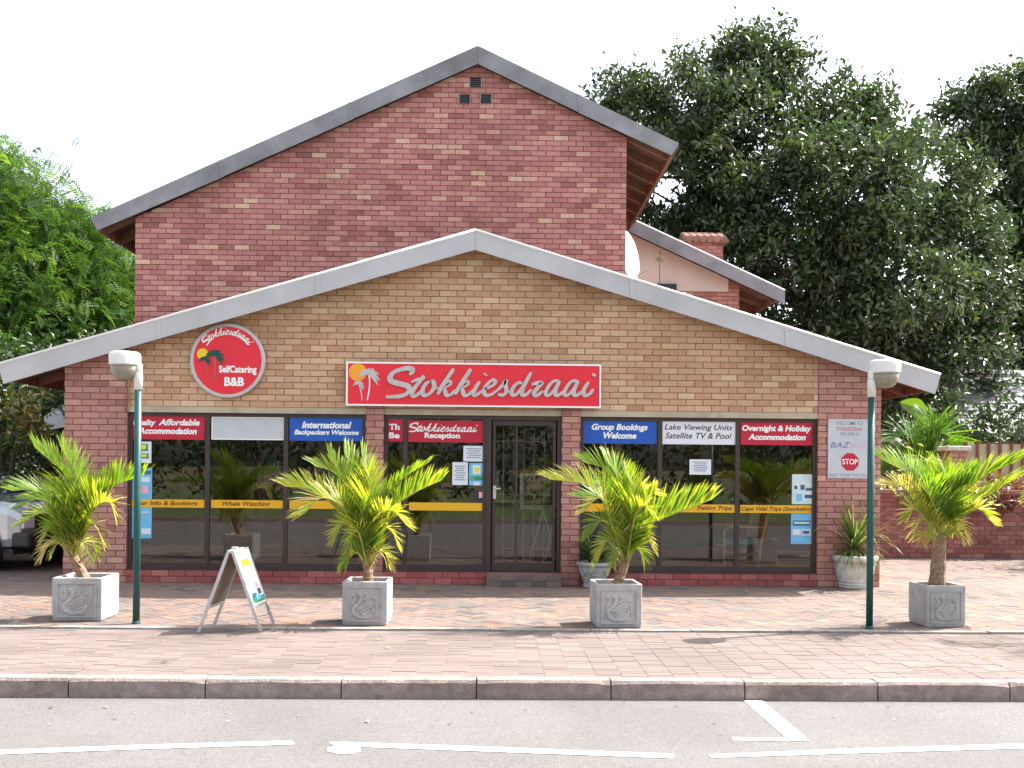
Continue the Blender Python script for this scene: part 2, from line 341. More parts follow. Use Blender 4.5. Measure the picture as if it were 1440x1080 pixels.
def brick_face(parent, polys, Y, m, mortar, pw=.232, ph=.0847, ox=0, oz=0, thick=.11, single=0, skip=None, gap=.011, wall_name='wall', wall=None):
    """a wall of real bricks: mortar slab set 9 mm back, bricks proud; 'single' full bricks become objects"""
    if wall is None:
        wb = MB()
        for p in polys: wb.prism_xz(p, Y+.009, Y+thick)
        wall = wb.build(wall_name, mortar, parent)
        ORG[wall.name] = ORG.get(parent.name, Vector((0, 0, 0)))
        wall.matrix_parent_inverse = Matrix.Translation(-ORG[parent.name])
        ORG[wall.name] = Vector((0, 0, 0))
    mb = MB(); full = []
    for poly in polys:
        n = len(poly)
        if sum(poly[i][0]*poly[(i+1) % n][1]-poly[(i+1) % n][0]*poly[i][1] for i in range(n)) < 0: poly = poly[::-1]
        xs = [p[0] for p in poly]; zs = [p[1] for p in poly]
        j0 = math.floor((min(zs)-oz)/ph); j1 = math.ceil((max(zs)-oz)/ph)
        for j in range(j0, j1):
            off = (pw/2 if j % 2 else 0)+ox+rnd.uniform(-.006, .006)
            for i in range(math.floor((min(xs)-off)/pw), math.ceil((max(xs)-off)/pw)+1):
                x = off+i*pw; z = oz+j*ph
                jx = rnd.uniform(-.0025, .0025)
                r = [(x+gap/2+jx, z+gap/2), (x+pw-gap/2+jx, z+gap/2), (x+pw-gap/2+jx, z+ph-gap/2), (x+gap/2+jx, z+ph-gap/2)]
                if skip and skip(x+pw/2, z+ph/2): continue
                c = clip(r, poly)
                if len(c) < 3 or area(c) < 4e-4: continue
                tone = min(1, max(0, rnd.gauss(.5, .21)))
                yy = Y-abs(rnd.gauss(0, .0016))
                if area(c) > .999*area(r) and single: full.append((r[0][0], yy, r[0][1], tone))
                else: mb.prism_xz(c, yy, Y+.012, tone, back=False)
    if single:
        rnd.shuffle(full) if False else None
        step = max(1, len(full)/single); pick = {int(k*step) for k in range(min(single, len(full)))}
        for k, (x, y, z, tone) in enumerate(full):
            bw = pw-gap; bh = ph-gap
            if k in pick:
                key = (m, pw, ph, int(tone*11.99))
                if key not in VAR:
                    b = MB(); b.prism_xz([(0, 0), (bw, 0), (bw, bh), (0, bh)], 0, .013, (int(tone*11.99)+.5)/12, back=False); VAR[key] = b.mesh('brick', m)
                o = bpy.data.objects.new('brick', VAR[key]); fin(o, wall); o.location = (x, y, z)
            else:
                mb.prism_xz([(x, z), (x+bw, z), (x+bw, z+bh), (x, z+bh)], y, Y+.012, tone, back=False)
    if mb.v: mb.build('brickwork', m, wall, kind='stuff')
    return wall
# ------------------------------------------------------------ the ground, road, kerb, pavement
def structure(o): o['kind'] = 'structure'; return o
ZR = -.135
b = MB(); b.add([(-900, -900, ZR-.012), (900, -900, ZR-.012), (900, 900, ZR-.012), (-900, 900, ZR-.012)], [(0, 1, 2, 3)])
structure(b.build('ground', 'ground'))
b = MB(); b.add([(-120, -3.2, ZR), (120, -3.2, ZR), (120, 7.415, ZR), (-120, 7.415, ZR)], [(0, 1, 2, 3)])
road = structure(b.build('road', 'asphalt'))
def paintline(pts):
    b = MB(); b.add([(p.x, p.y, ZR+.004) for p in pts], [tuple(range(len(pts)))]); o = b.build('painted_line', 'paint', road)
    if o.data.polygons[0].normal.z < 0: o.data.flip_normals()
for q in ([(-300, 1068), (0, 1055.5), (200, 1048.5), (410, 1042.5), (414, 1045.5), (411, 1047.5), (200, 1054), (0, 1061.5), (-300, 1076)],
          [(463, 1045), (470, 1044), (700, 1051.5), (946, 1061), (949, 1064), (945, 1067), (700, 1058), (470, 1049.5)],
          [(997, 1062), (1200, 1053.5), (1440, 1046.5), (1800, 1040), (1800, 1047), (1440, 1053), (1200, 1060), (1000, 1066.5)],
          [(1046, 985.6), (1072, 986), (1139, 1042.5), (1110, 1042.5)],
          [(1029, 1037.5), (1106, 1038.5), (1110, 1043), (1031, 1041.5)],
          [(460, 1052.5), (472, 1050.3), (497, 1050.3), (507, 1053), (507, 1057), (497, 1060.5), (474, 1060.5), (460, 1057)]):
    paintline([PG(x, y, ZR) for x, y in q])
kb = MB(); kb.box(-60, 60, 7.44, 7.56, -.35, -.04); kerb = structure(kb.build('kerb', 'kerb'))
kx0 = PG(100, 953.5).x
stones = []
for v in range(3):
    b = MB(); n = 8; L = .992
    vs = []; fs = []
    for i in range(n+1):
        x = L*i/n; e = lambda s: rnd.uniform(-s, s)
        ch = .02+(rnd.uniform(0, .025) if i in (0, n) else 0)
        vs += [(x, e(.002), -.22), (x, e(.002), -ch+e(.002)), (x, ch*.8+e(.003), e(.002)), (x, .13, e(.002)), (x, .13, -.22)]
    for i in range(n):
        for k in range(4): fs.append((i*5+k, i*5+5+k, i*5+6+k, i*5+1+k))
    fs += [(0, 1, 2, 3, 4), tuple(n*5+k for k in (4, 3, 2, 1, 0))]
    b.add(vs, fs); stones.append(b.mesh('kerb_stone', 'kerb'))
for i in range(-8, 14):
    o = bpy.data.objects.new('kerb_stone', stones[i % 3]); fin(o, kerb)
    o.location = (kx0+i*1.003, 7.412+rnd.uniform(-.004, .004), .004+rnd.uniform(-.004, .003))
pm = MB(); pm.box(-40, 40, 7.545, 24, -.13, -.006); pave = structure(pm.build('pavement', 'ground_paving'))
b = MB(); b.add([(-11, 7.55, -.0025), (14, 7.55, -.0025), (14, 18.3, -.0025), (-11, 18.3, -.0025)], [(0, 1, 2, 3)]); b.build('joint_sand', 'sand', pave)
EDGE = 9.66
def inview(x, y, m=.6): return abs(x+.02*y) < y*.535+m
mb = MB(); front = []
PWD, PDP, G = .198, .099, .005
for i in range(-40, 44):
    x = i*PWD+.03
    for j in range(-1, 24):
        y = 7.55+j*PDP+(PDP/2 if i % 2 else 0)
        y0 = max(7.55, y); y1 = min(EDGE-.01, y+PDP)
        if y1-y0 < .02 or not inview(x, y): continue
        tone = min(1, max(0, rnd.gauss(.52, .17))); z = rnd.uniform(-.0015, .0015)
        fullp = y1-y0 > PDP-.001
        (front.append((x+G/2, y0+G/2, z, tone)) if fullp else mb.prism_xy([(x+G/2, y0+G/2), (x+PWD-G/2, y0+G/2), (x+PWD-G/2, y1-G/2), (x+G/2, y1-G/2)], -.01, z, tone))
front.sort(key=lambda p: p[1])
vis = [p for p in front if inview(p[0]+.1, p[1], 0)]; pick = set(vis[:300])
pv = []
for t in range(10):
    b = MB(); b.prism_xy([(0, 0), (PWD-G, 0), (PWD-G, PDP-G), (0, PDP-G)], -.01, 0, (t+.5)/10); pv.append(b.mesh('paver', 'paver'))
for p in front:
    if p in pick:
        o = bpy.data.objects.new('paver', pv[int(p[3]*9.99)]); fin(o, pave); o.location = p[:3]
    else: mb.prism_xy([(p[0], p[1]), (p[0]+PWD-G, p[1]), (p[0]+PWD-G, p[1]+PDP-G), (p[0], p[1]+PDP-G)], -.01, p[2], p[3])
mb.build('pavers', 'paver', pave, kind='stuff')
# concrete edging between street strip and forecourt
for i in range(-7, 8):
    b = MB(); b.box(i*.98+.004, i*.98+.976, EDGE, EDGE+.095, -.01, .020+rnd.uniform(-.003, .004)); b.build('edging_strip', 'edging', pave, bevel=.006)
mb = MB(); u = .108; ca = math.sqrt(.5)
def region_polys():
    yield [(-7.6, EDGE+.1), (8.6, EDGE+.1), (8.6, 13.52), (-7.6, 13.52)]
    yield [(5.45, 13.52), (12.5, 13.52), (12.5, 18.0), (5.45, 18.0)]
    yield [(-9.5, 13.52), (-5.85, 13.52), (-5.85, 17.2), (-9.5, 17.2)]
regs = list(region_polys())
for ix in range(-30, 230):
    for iy in range(-60, 200):
        mm = (ix-iy) % 4
        if mm not in (0, 3): continue
        x0, y0 = ix*u, iy*u; x1, y1 = (x0+2*u, y0+u) if mm == 0 else (x0+u, y0+2*u)
        g = .003
        rc = [(x0+g, y0+g), (x1-g, y0+g), (x1-g, y1-g), (x0+g, y1-g)]
        rc = [((a-c)*ca-2, (a+c)*ca) for a, c in rc]
        cx = (rc[0][0]+rc[2][0])/2; cy = (rc[0][1]+rc[2][1])/2
        if cy < EDGE or cy > 18.2 or not inview(cx, cy, .5): continue
        for rg in regs:
            c = clip(rc, rg)
            if len(c) > 2 and area(c) > 5e-4: mb.prism_xy(c, -.01, rnd.uniform(-.002, .002), min(1, max(0, rnd.gauss(.5, .24))))
mb.build('forecourt_pavers', 'paver_back', pave, kind='stuff')
# far side of the road, seen only mirrored in the shop windows
b = MB(); b.box(-60, 60, -3.34, -3.2, -.3, 0); structure(b.build('far_kerb', 'kerb'))
b = MB(); b.add([(-60, -40, -.02), (60, -40, -.02), (60, -3.33, -.02), (-60, -3.33, -.02)], [(0, 1, 2, 3)]); structure(b.build('grass_verge', 'grass'))
# ------------------------------------------------------------ reception building
YF = 13.52
XL, XR = -5.74, 5.32
RX, RZ, SL = -.24, 4.74, .2957           # ridge of the lower roof (top of bargeboard) and its slope
def rl(x): return RZ-SL*abs(x-RX)        # top line of the lower bargeboard
bld = thing('reception_building', 'single storey yellow and red brick reception building with wide low gable and shop windows', 'building', (0, YF, 0))
wt = lambda x: rl(x)-.2
top = [(-4.90, wt(-4.90)), (RX, wt(RX)), (4.455, wt(4.455))]
# the yellow gable over the windows, red corner piers, thin piers, plinths
yp = [[(-4.90, 2.372), (4.455, 2.372), (4.455, wt(4.455)), (RX, wt(RX)), (-4.90, wt(-4.90))]]
brick_face(bld, yp, YF, 'yellow_brick', 'yellow_mortar', ox=-.02, oz=2.372, single=170, wall_name='gable_wall')
# piers stand 6 mm proud
brick_face(bld, [[(XL, 0), (-4.903, 0), (-4.903, wt(-4.903)), (XL, wt(XL))]], YF-.012, 'rose_brick', 'red_mortar', ox=XL, single=60, wall_name='corner_pier')
brick_face(bld, [[(4.458, 0), (XR, 0), (XR, wt(XR)), (4.458, wt(4.458))]], YF-.012, 'rose_brick', 'red_mortar', ox=4.458, single=60, wall_name='corner_pier')
for x0, x1 in ((-1.70, -1.455), (.955, 1.205)):
    brick_face(bld, [[(x0, 0), (x1, 0), (x1, 2.40), (x0, 2.40)]], YF-.03, 'rose_brick', 'red_mortar', ox=x0+.0065, single=14, wall_name='thin_pier', thick=.2)
for x0, x1 in ((-4.90, -1.70), (-1.455, -.06), (1.205, 4.455)):
    brick_face(bld, [[(x0, 0), (x1, 0), (x1, .172), (x0, .172)]], YF-.025, 'dark_brick', 'red_mortar', ox=x0, ph=.086, single=20, wall_name='plinth', thick=.16)
    b = MB(); b.box(x0, x1, YF-.03, YF+.13, .173, .19); b.build('sill', 'frame', bld)
for x0, x1 in ((-4.90, -1.703), (-1.452, .952), (1.208, 4.455)):
    b = MB(); b.box(x0, x1, YF-.004, YF+.12, 2.292, 2.371); b.build('lintel', 'lintel', bld)
b = MB(); b.box(-.055, .952, 13.24, YF+.1, -.01, .163); st = b.build('door_step', 'red_mortar', bld, bevel=.008)
for k in range(5):
    for j in range(2):
        b = MB(); b.box(-.05+k*.2, .145+k*.2, 13.232, 13.25, .004+j*.082, .080+j*.082, rnd.random()); b.build('brick', 'paver', st)
# side and rear walls, the room inside
b = MB(); b.box(XL, XL+.2, YF+.1, 19.6, 0, rl(XL)-.21); b.box(XR-.2, XR, YF+.1, 19.6, 0, rl(XR)-.21); b.build('side_wall', 'side_brick', bld)
b = MB(); b.box(XL+.2, XR-.2, 18.6, 18.8, 0, 3); b.build('back_wall', 'wall_in', bld)
b = MB(); b.box(XL+.2, XR-.2, YF+.13, 18.6, 2.55, 2.6); b.build('ceiling', 'ceiling_in', bld)
b = MB(); b.box(XL+.2, XR-.2, YF+.17, 18.6, 0, .165); b.build('shop_floor', 'floor_in', bld)
b = MB(); b.box(-1.62, -1.5, YF+.2, 16.2, .165, 2.55); b.box(1.02, 1.14, 14.9, 18.6, .165, 2.55); b.build('partition', 'wall_in', bld)
# roof slabs and bargeboards
YV = 13.27
for sx, xe in ((-1, RX-6.27), (1, RX+6.27)):
    b = MB(); t = .05
    b.prism_xz([(RX, RZ-.012-t), (RX, RZ-.012), (xe, rl(xe)-.012), (xe, rl(xe)-.012-t)], YV+.025, 21.5); b.build('roof_slope', 'roof', bld)
    b = MB(); b.tube([(RX, YV+.004, RZ+.008), (xe, YV+.004, rl(xe)+.008)], .019, 8); b.build('verge_trim', 'white', bld, smooth=True)
    # bargeboard in lengths with cover strips
    n = 3
    for k in range(n):
        xa = RX+sx*6.27*k/n; xb = RX+sx*6.27*(k+1)/n
        b = MB(); b.prism_xz([(xa+sx*.002, rl(xa)), (xb, rl(xb)), (xb-(.07*sx if k == n-1 else 0), rl(xb)-.255), (xa+sx*.002, rl(xa)-.255)], YV, YV+.024)
        bb = b.build('bargeboard', 'fascia', bld)
        if k:
            b = MB(); b.prism_xz([(xa-.03, rl(xa-.03)+.003), (xa+.03, rl(xa+.03)+.003), (xa+.05, rl(xa+.05)-.258), (xa-.01, rl(xa-.01)-.258)], YV-.008, YV-.001); b.build('joint_strip', 'fascia', bb)
    b = MB(); xi = xe-sx*.035
    b.box(min(xe-sx*.005, xi), max(xe-sx*.005, xi), YV+.03, 21, rl(xe)-.20, rl(xe)-.075); b.build('eave_board', 'timber_light', bld)
    xw = XR if sx > 0 else XL
    for k in range(9):
        y = YV+.35+k*.75
        b = MB(); b.bar((xw-sx*.1, y, rl(xw-sx*.1)-.15), (xe-sx*.04, y, rl(xe-sx*.04)-.15), .05, .11); b.build('rafter_tail', 'timber', bld)
    b = MB(); x2 = xe-sx*.05; b.prism_xz([(xw, rl(xw)-.085), (x2, rl(x2)-.085), (x2, rl(x2)-.066), (xw, rl(xw)-.066)], YV+.03, 21); b.build('soffit', 'soffit', bld)
# windows
def window(x0, x1, mull, z0=.19, z1=2.292, fr=.05, name='window', bottom=True):
    y0, y1 = YF+.045, YF+.105
    b = MB(); b.box(x0, x1, y0, y1, z1-fr, z1); b.box(x0, x1, y0, y1, z0, z0+fr*1.3)
    b.box(x0, x0+fr, y0, y1, z0+fr*1.3, z1-fr); b.box(x1-fr, x1, y0, y1, z0+fr*1.3, z1-fr)
    wo = b.build(name, 'frame', bld)
    xs = [x0+fr-.025]+mull+[x1-fr+.025]
    for m in mull:
        b = MB(); b.box(m-.03, m+.03, y0+.003, y1-.003, z0+fr*1.3, z1-fr); b.build('mullion', 'frame', wo)
    for a, c in zip(xs[:-1], xs[1:]):
        b = MB(); b.box(a+.025, c-.025, y0+.025, y0+.031, z0+fr*1.3, z1-fr); b.build('pane', 'glass', wo)
    return wo
GY = YF+.070-.006            # signs are stuck to the outer face of the glass
wx = lambda px: PY(px, 640, YF+.06).x
window(-4.90, -1.703, [wx(292), wx(402)]); window(1.208, 4.455, [wx(928), wx(1037)])
window(-1.452, -.065, [wx(570)])
# the door: bronze frame, glass leaf, lattice security gate
b = MB(); y0, y1 = YF+.03, YF+.12
b.box(-.065, -.0, y0, y1, .168, 2.29); b.box(.90, .952, y0, y1, .168, 2.29); b.box(0, .90, y0, y1, 2.235, 2.29)
door = b.build('door_frame', 'frame', bld)
b = MB()
for x in (.03, .17, .31, .45, .59, .73, .87): b.tube([(x, YF+.16, .17), (x, YF+.16, 2.23)], .008, 6)
for z in (.24, .47, 1.13, 1.22, 1.95, 2.2): b.tube([(.02, YF+.175, z), (.88, YF+.175, z)], .009, 6)
b.build('security_gate', 'grey_metal', door)
b = MB(); b.box(.02, .06, YF+.06, YF+.10, .17, 2.23); b.box(.84, .88, YF+.06, YF+.10, .17, 2.23); b.box(.06, .84, YF+.06, YF+.10, .17, .29); b.box(.06, .84, YF+.06, YF+.10, 2.16, 2.23)
b.box(.33, .36, YF+.062, YF+.098, .29, 2.16)
leaf = b.build('door_leaf', 'frame', door)
b = MB(); b.box(.06, .33, YF+.077, YF+.083, .29, 2.16); b.build('pane', 'glass', leaf)
b = MB(); b.box(.36, .84, YF+.077, YF+.083, .29, 2.16); b.build('pane', 'glass', leaf)
b = MB(); b.tube([(.05, YF+.06, 1.30), (.05, YF+.01, 1.30), (.13, YF+.005, 1.30)], .012, 8); b.box(.03, .07, YF+.045, YF+.06, 1.16, 1.34); b.build('handle', 'alu', leaf, smooth=False)
# conduit near the left lamp
cd = PY(181, 505, YF-.04)
b = MB(); b.tube([(cd.x, YF-.03, 2.3), (cd.x, YF-.03, wt(cd.x)-.03)], .014, 8); b.build('conduit', 'yellow_mortar', bld)

# ------------------------------------------------------------ two storey house behind
YU = 15.33
UX, UZ, US = -.262, 8.01, .4648
def ul(x): return UZ-US*abs(x-UX)
UL, UR = -5.465, 2.045
house = thing('two_storey_house', 'two storey red brick house rising behind the reception, lopsided gable with grey bargeboards', 'building', (-1.7, YU, 0))
up_ = [[(UL, 2.7), (UR, 2.7), (UR, ul(UR)-.24), (UX, ul(UX)-.24), (UL, ul(UL)-.24)]]
brick_face(house, up_, YU, 'red_brick', 'red_mortar', pw=.232, ph=.0795, ox=UL, oz=.03, single=300, skip=lambda x, z: z < rl(x)-.15, wall_name='gable_wall', thick=.2)
b = MB(); b.box(UL, UL+.2, YU+.2, 22, 0, ul(UL)-.3); b.box(UR-.2, UR, YU+.2, 22, 0, ul(UR)-.3); b.box(UL+.2, UR-.2, 21.8, 22, 0, 5.4); b.build('side_wall', 'side_brick', house)
YUV = YU-.15
for sx, xe in ((-1, -6.09), (1, 2.83)):
    b = MB(); t = .06
    b.prism_xz([(UX, UZ-.015-t), (UX, UZ-.015), (xe, ul(xe)-.015), (xe, ul(xe)-.015-t)], YUV+.026, 20.0 if sx > 0 else 22.2); b.build('roof_slope', 'roof', house)
    L = abs(xe-UX); n = 2 if sx > 0 else 3
    for k in range(n):
        xa = UX+sx*L*k/n; xb = UX+sx*L*(k+1)/n; last = k == n-1
        b = MB(); b.prism_xz([(xa+sx*.002, ul(xa)), (xb, ul(xb)), (xb-(sx*.11 if last else 0), ul(xb-(sx*.11 if last else 0))-.265+(.03 if last else 0)), (xa+sx*.002, ul(xa)-.275)], YUV, YUV+.025)
        bb = b.build('bargeboard', 'fascia_up', house)
        if k: b = MB(); b.prism_xz([(xa-.025, ul(xa-.025)+.003), (xa+.025, ul(xa+.025)+.003), (xa+.06, ul(xa+.06)-.278), (xa+.01, ul(xa+.01)-.278)], YUV-.007, YUV-.001); b.build('joint_strip', 'fascia_up', bb)
    xw = UR if sx > 0 else UL
    for k in range(8):
        y = YUV+.3+k*.66
        b = MB(); b.bar((xw-sx*.1, y, ul(xw-sx*.1)-.16), (xe-sx*.1, y, ul(xe-sx*.1)-.16), .06, .13); b.build('rafter_tail', 'timber_light', house)
    b = MB(); x2 = xe-sx*.10; b.box(min(x2, x2-sx*.03), max(x2, x2-sx*.03), YUV+.03, 20, ul(x2)-.25, ul(x2)-.10); b.build('eave_board', 'timber_light', house)
    b = MB(); b.prism_xz([(xw, ul(xw)-.095), (x2, ul(x2)-.095), (x2, ul(x2)-.08), (xw, ul(xw)-.08)], YUV+.03, 20); b.build('soffit', 'soffit', house)
for x0, x1, z0, z1 in ((660, 677.5, 110, 123), (645, 662, 133, 146), (675, 692, 133, 146)):
    a = PY(x0, z1, YU); c = PY(x1, z0, YU); b = MB(); b.box(a.x, c.x, YU-.012, YU+.02, a.z, c.z); v = b.build('air_vent', 'grey_metal', house)
    b = MB()
    for k in range(5): z = a.z+(c.z-a.z)*(k+.5)/5; b.bar((a.x+.012, YU-.02, z), (c.x-.012, YU-.02, z), .012, .018, (0, .6, 1))
    b.build('louvre', 'dark', v)
# rear wing of the house
YW = 20.5
WS = .449; WX, WZ = 2.0, 6.997
def wl(x): return WZ-WS*(x-WX)
wing = thing('rear_wing', 'rear house wing with pink plaster gable end and sloping grey bargeboard behind satellite dish', 'building', (4, YW, 0))
b = MB(); b.prism_xz([(1.9, 5.26), (4.86, 5.26), (4.86, wl(4.86)-.2), (1.9, wl(1.9)-.2)], YW-.03, YW+.08); b.build('plaster_gable', 'plaster', wing)
b = MB(); b.box(3.43, 3.442, YW-.034, YW-.031, 5.27, wl(3.44)-.25); b.build('panel_joint', 'red_mortar', wing)
brick_face(wing, [[(1.9, 3.4), (5.10, 3.4), (5.10, 5.258), (1.9, 5.258)], [(4.87, 5.258), (5.10, 5.258), (5.10, wl(5.1)-.2), (4.87, wl(4.87)-.2)]], YW, 'red_brick', 'red_mortar', ox=.1, skip=lambda x, z: z < 4.2, wall_name='brick_wall')
b = MB(); b.box(4.9, 5.1, YW+.12, 26, 0, 5.2); b.build('side_wall', 'side_brick', wing)
b = MB(); b.prism_xz([(2.0, wl(2)-.28), (5.93, wl(5.93)-.27), (5.93, wl(5.93)), (2.0, wl(2))], YW-.4, YW-.37); b.build('bargeboard', 'fascia_up', wing)
b = MB(); b.tube([(2.0, YW-.39, wl(2)+.006), (5.93, YW-.39, wl(5.93)+.006)], .018, 8); b.build('verge_trim', 'white', wing)
b = MB(); b.prism_xz([(2.0, wl(2)-.10), (5.90, wl(5.90)-.10), (5.90, wl(5.90)-.03), (2.0, wl(2)-.03)], YW-.365, 26); b.build('roof_slope', 'roof', wing)
b = MB(); b.box(5.78, 5.81, YW-.35, 26, wl(5.8)-.26, wl(5.8)-.11); b.build('eave_board', 'timber_light', wing)
for k in range(5):
    y = YW-.1+k*.8; b = MB(); b.bar((5.0, y, wl(5.0)-.17), (5.78, y, wl(5.78)-.17), .06, .12); b.build('rafter_tail', 'timber', wing)
a = PY(924, 409, YW-.1); c = PY(966, 401, YW-.1)
b = MB(); b.box(a.x, PY(950, 405, YW).x, YW-.12, YW-.035, 5.1, c.z+.02); b.build('hatch', 'dark', wing)
b = MB(); b.box(PY(950, 405, YW).x+.01, c.x, YW-.06, YW-.036, 4.9, 5.24); wv = b.build('small_window', 'white', wing)
b = MB(); b.box(PY(950, 405, YW).x+.02, c.x-.05, YW-.066, YW-.061, 4.9, 5.21); b.build('pane', 'fascia_up', wv)
# chimney on the wing roof
YC = 22.6
a = PY(966, 400, YC); c = PY(1017, 348, YC)
ch = thing('chimney', 'square red brick chimney with tiled cap rising behind the sloping grey bargeboard', 'chimney', ((a.x+c.x)/2, YC+.4, wl((a.x+c.x)/2)-.05))
b = MB(); b.box(a.x+.012, c.x-.012, YC+.012, YC+.85, 5.0, c.z+.1); b.build('shaft', 'side_brick', ch)
z = 5.6
brick_face(ch, [[(a.x, 5.3), (c.x, 5.3), (c.x, c.z+.1), (a.x, c.z+.1)]], YC, 'red_brick', 'red_mortar', wall_name='shaft_face', thick=.011)
b = MB(); b.box(a.x-.1, c.x+.1, YC-.12, YC+.97, c.z+.1, c.z+.15); b.build('cap_slab', 'tile', ch)
b = MB(); b.bar((a.x-.08, YC+.42, c.z+.38), (c.x+.08, YC+.42, c.z+.38), .16, .07); b.build('ridge_tile', 'tile', ch, bevel=.02)
nT = 6
for k in range(nT):
    xx = a.x-.06+(c.x-a.x+.12)*(k+.5)/nT; r = (c.x-a.x+.12)/nT*.5
    for sy in (-1, 1):
        b = MB(); ye = YC+.42+sy*.58
        pts = [(xx, YC+.42, c.z+.36), (xx, (YC+.42+ye)/2, c.z+.26), (xx, ye, c.z+.155)]
        b.tube(pts, [r*.85, r*.95, r*1.02], 8); b.build('roof_tile', 'tile', ch)
# satellite dish on the lower roof beside the house wall
YD = 16.6
dc = PY(884, 358, YD); lp = PY(928, 363, YD-.25)
nrm = (lp-dc); nrm.y = -.30; nrm.z = .10; nrm.normalize()
dish = thing('satellite_dish', 'white satellite dish with feed arm mounted behind the red brick wall corner', 'satellite dish', (dc.x-.12, YD+.1, rl(dc.x)-.02))
s1 = nrm.cross(Vector((0, 0, 1))).normalized(); s2 = s1.cross(nrm)
vs = [dc-nrm*.09]; fs = []; N = 32; NR = 6
for i in range(1, NR+1):
    q = i/NR
    for k in range(N):
        t = 2*math.pi*k/N; vs.append(dc-nrm*(.09*(1-q*q))+s1*(.40*q*math.cos(t))+s2*(.42*q*math.sin(t)))
for k in range(N): fs.append((0, 1+k, 1+(k+1) % N))
for i in range(NR-1):
    for k in range(N): fs.append((1+i*N+k, 1+(i+1)*N+k, 1+(i+1)*N+(k+1) % N, 1+i*N+(k+1) % N))
b = MB(); b.add(vs, fs); o = b.build('reflector', 'dishwhite', dish, smooth=True)
so_ = o.modifiers.new('solid', 'SOLIDIFY'); so_.thickness = .012
bot = dc-s2*.41 if (s2.z > 0) else dc+s2*.41
b = MB(); b.tube([bot, (bot+lp)/2+Vector((0, 0, -.03)), lp], .012, 6); b.build('feed_arm', 'grey_metal', dish)
b = MB(); b.tube([lp-nrm*.07, lp, lp+nrm*.05], [.035, .035, .025], 8); b.box(lp.x-.02, lp.x+.05, lp.y-.03, lp.y+.03, lp.z-.05, lp.z+.05); b.build('feed_horn', 'board_back', dish)
b = MB(); p0 = (dc.x-.12, YD+.1, rl(dc.x)-.05); b.tube([p0, (dc.x-.12, YD+.1, dc.z-.1), dc-nrm*.085], .025, 8)
b.tube([(dc.x-.05, YD-.5, rl(dc.x)-.03), (dc.x-.12, YD+.1, dc.z-.25)], .014, 6); b.build('mast', 'grey_metal', dish)
# ------------------------------------------------------------ lettering
def text_mesh(s, m, box, Y, parent, shear=0.0, bold=.02, name='lettering', depth=.003, space=1.0):
    """box = x0,x1,z0,z1 the letters fill; they face -y"""
    cu = bpy.data.curves.new('t', 'FONT'); cu.body = s; cu.shear = shear; cu.offset = bold; cu.size = 1; cu.resolution_u = 3; cu.space_character = space
    ob = bpy.data.objects.new('t', cu); C.objects.link(ob); bpy.context.view_layer.update()
    me = bpy.data.meshes.new_from_object(ob.evaluated_get(bpy.context.evaluated_depsgraph_get()))
    bpy.data.objects.remove(ob); bpy.data.curves.remove(cu)
    co = np.zeros(len(me.vertices)*3, 'f'); me.vertices.foreach_get('co', co); co = co.reshape(-1, 3)
    lo = co.min(0); hi = co.max(0)
    x = box[0]+(co[:, 0]-lo[0])/(hi[0]-lo[0])*(box[1]-box[0]); z = box[2]+(co[:, 1]-lo[1])/(hi[1]-lo[1])*(box[3]-box[2])
    co = np.stack([x, np.full_like(x, Y), z], 1); me.vertices.foreach_set('co', co.astype('f').ravel())
    me.materials.clear(); me.materials.append(M[m]); me.name = name; me.update()
    o = bpy.data.objects.new(name, me); return fin(o, parent)
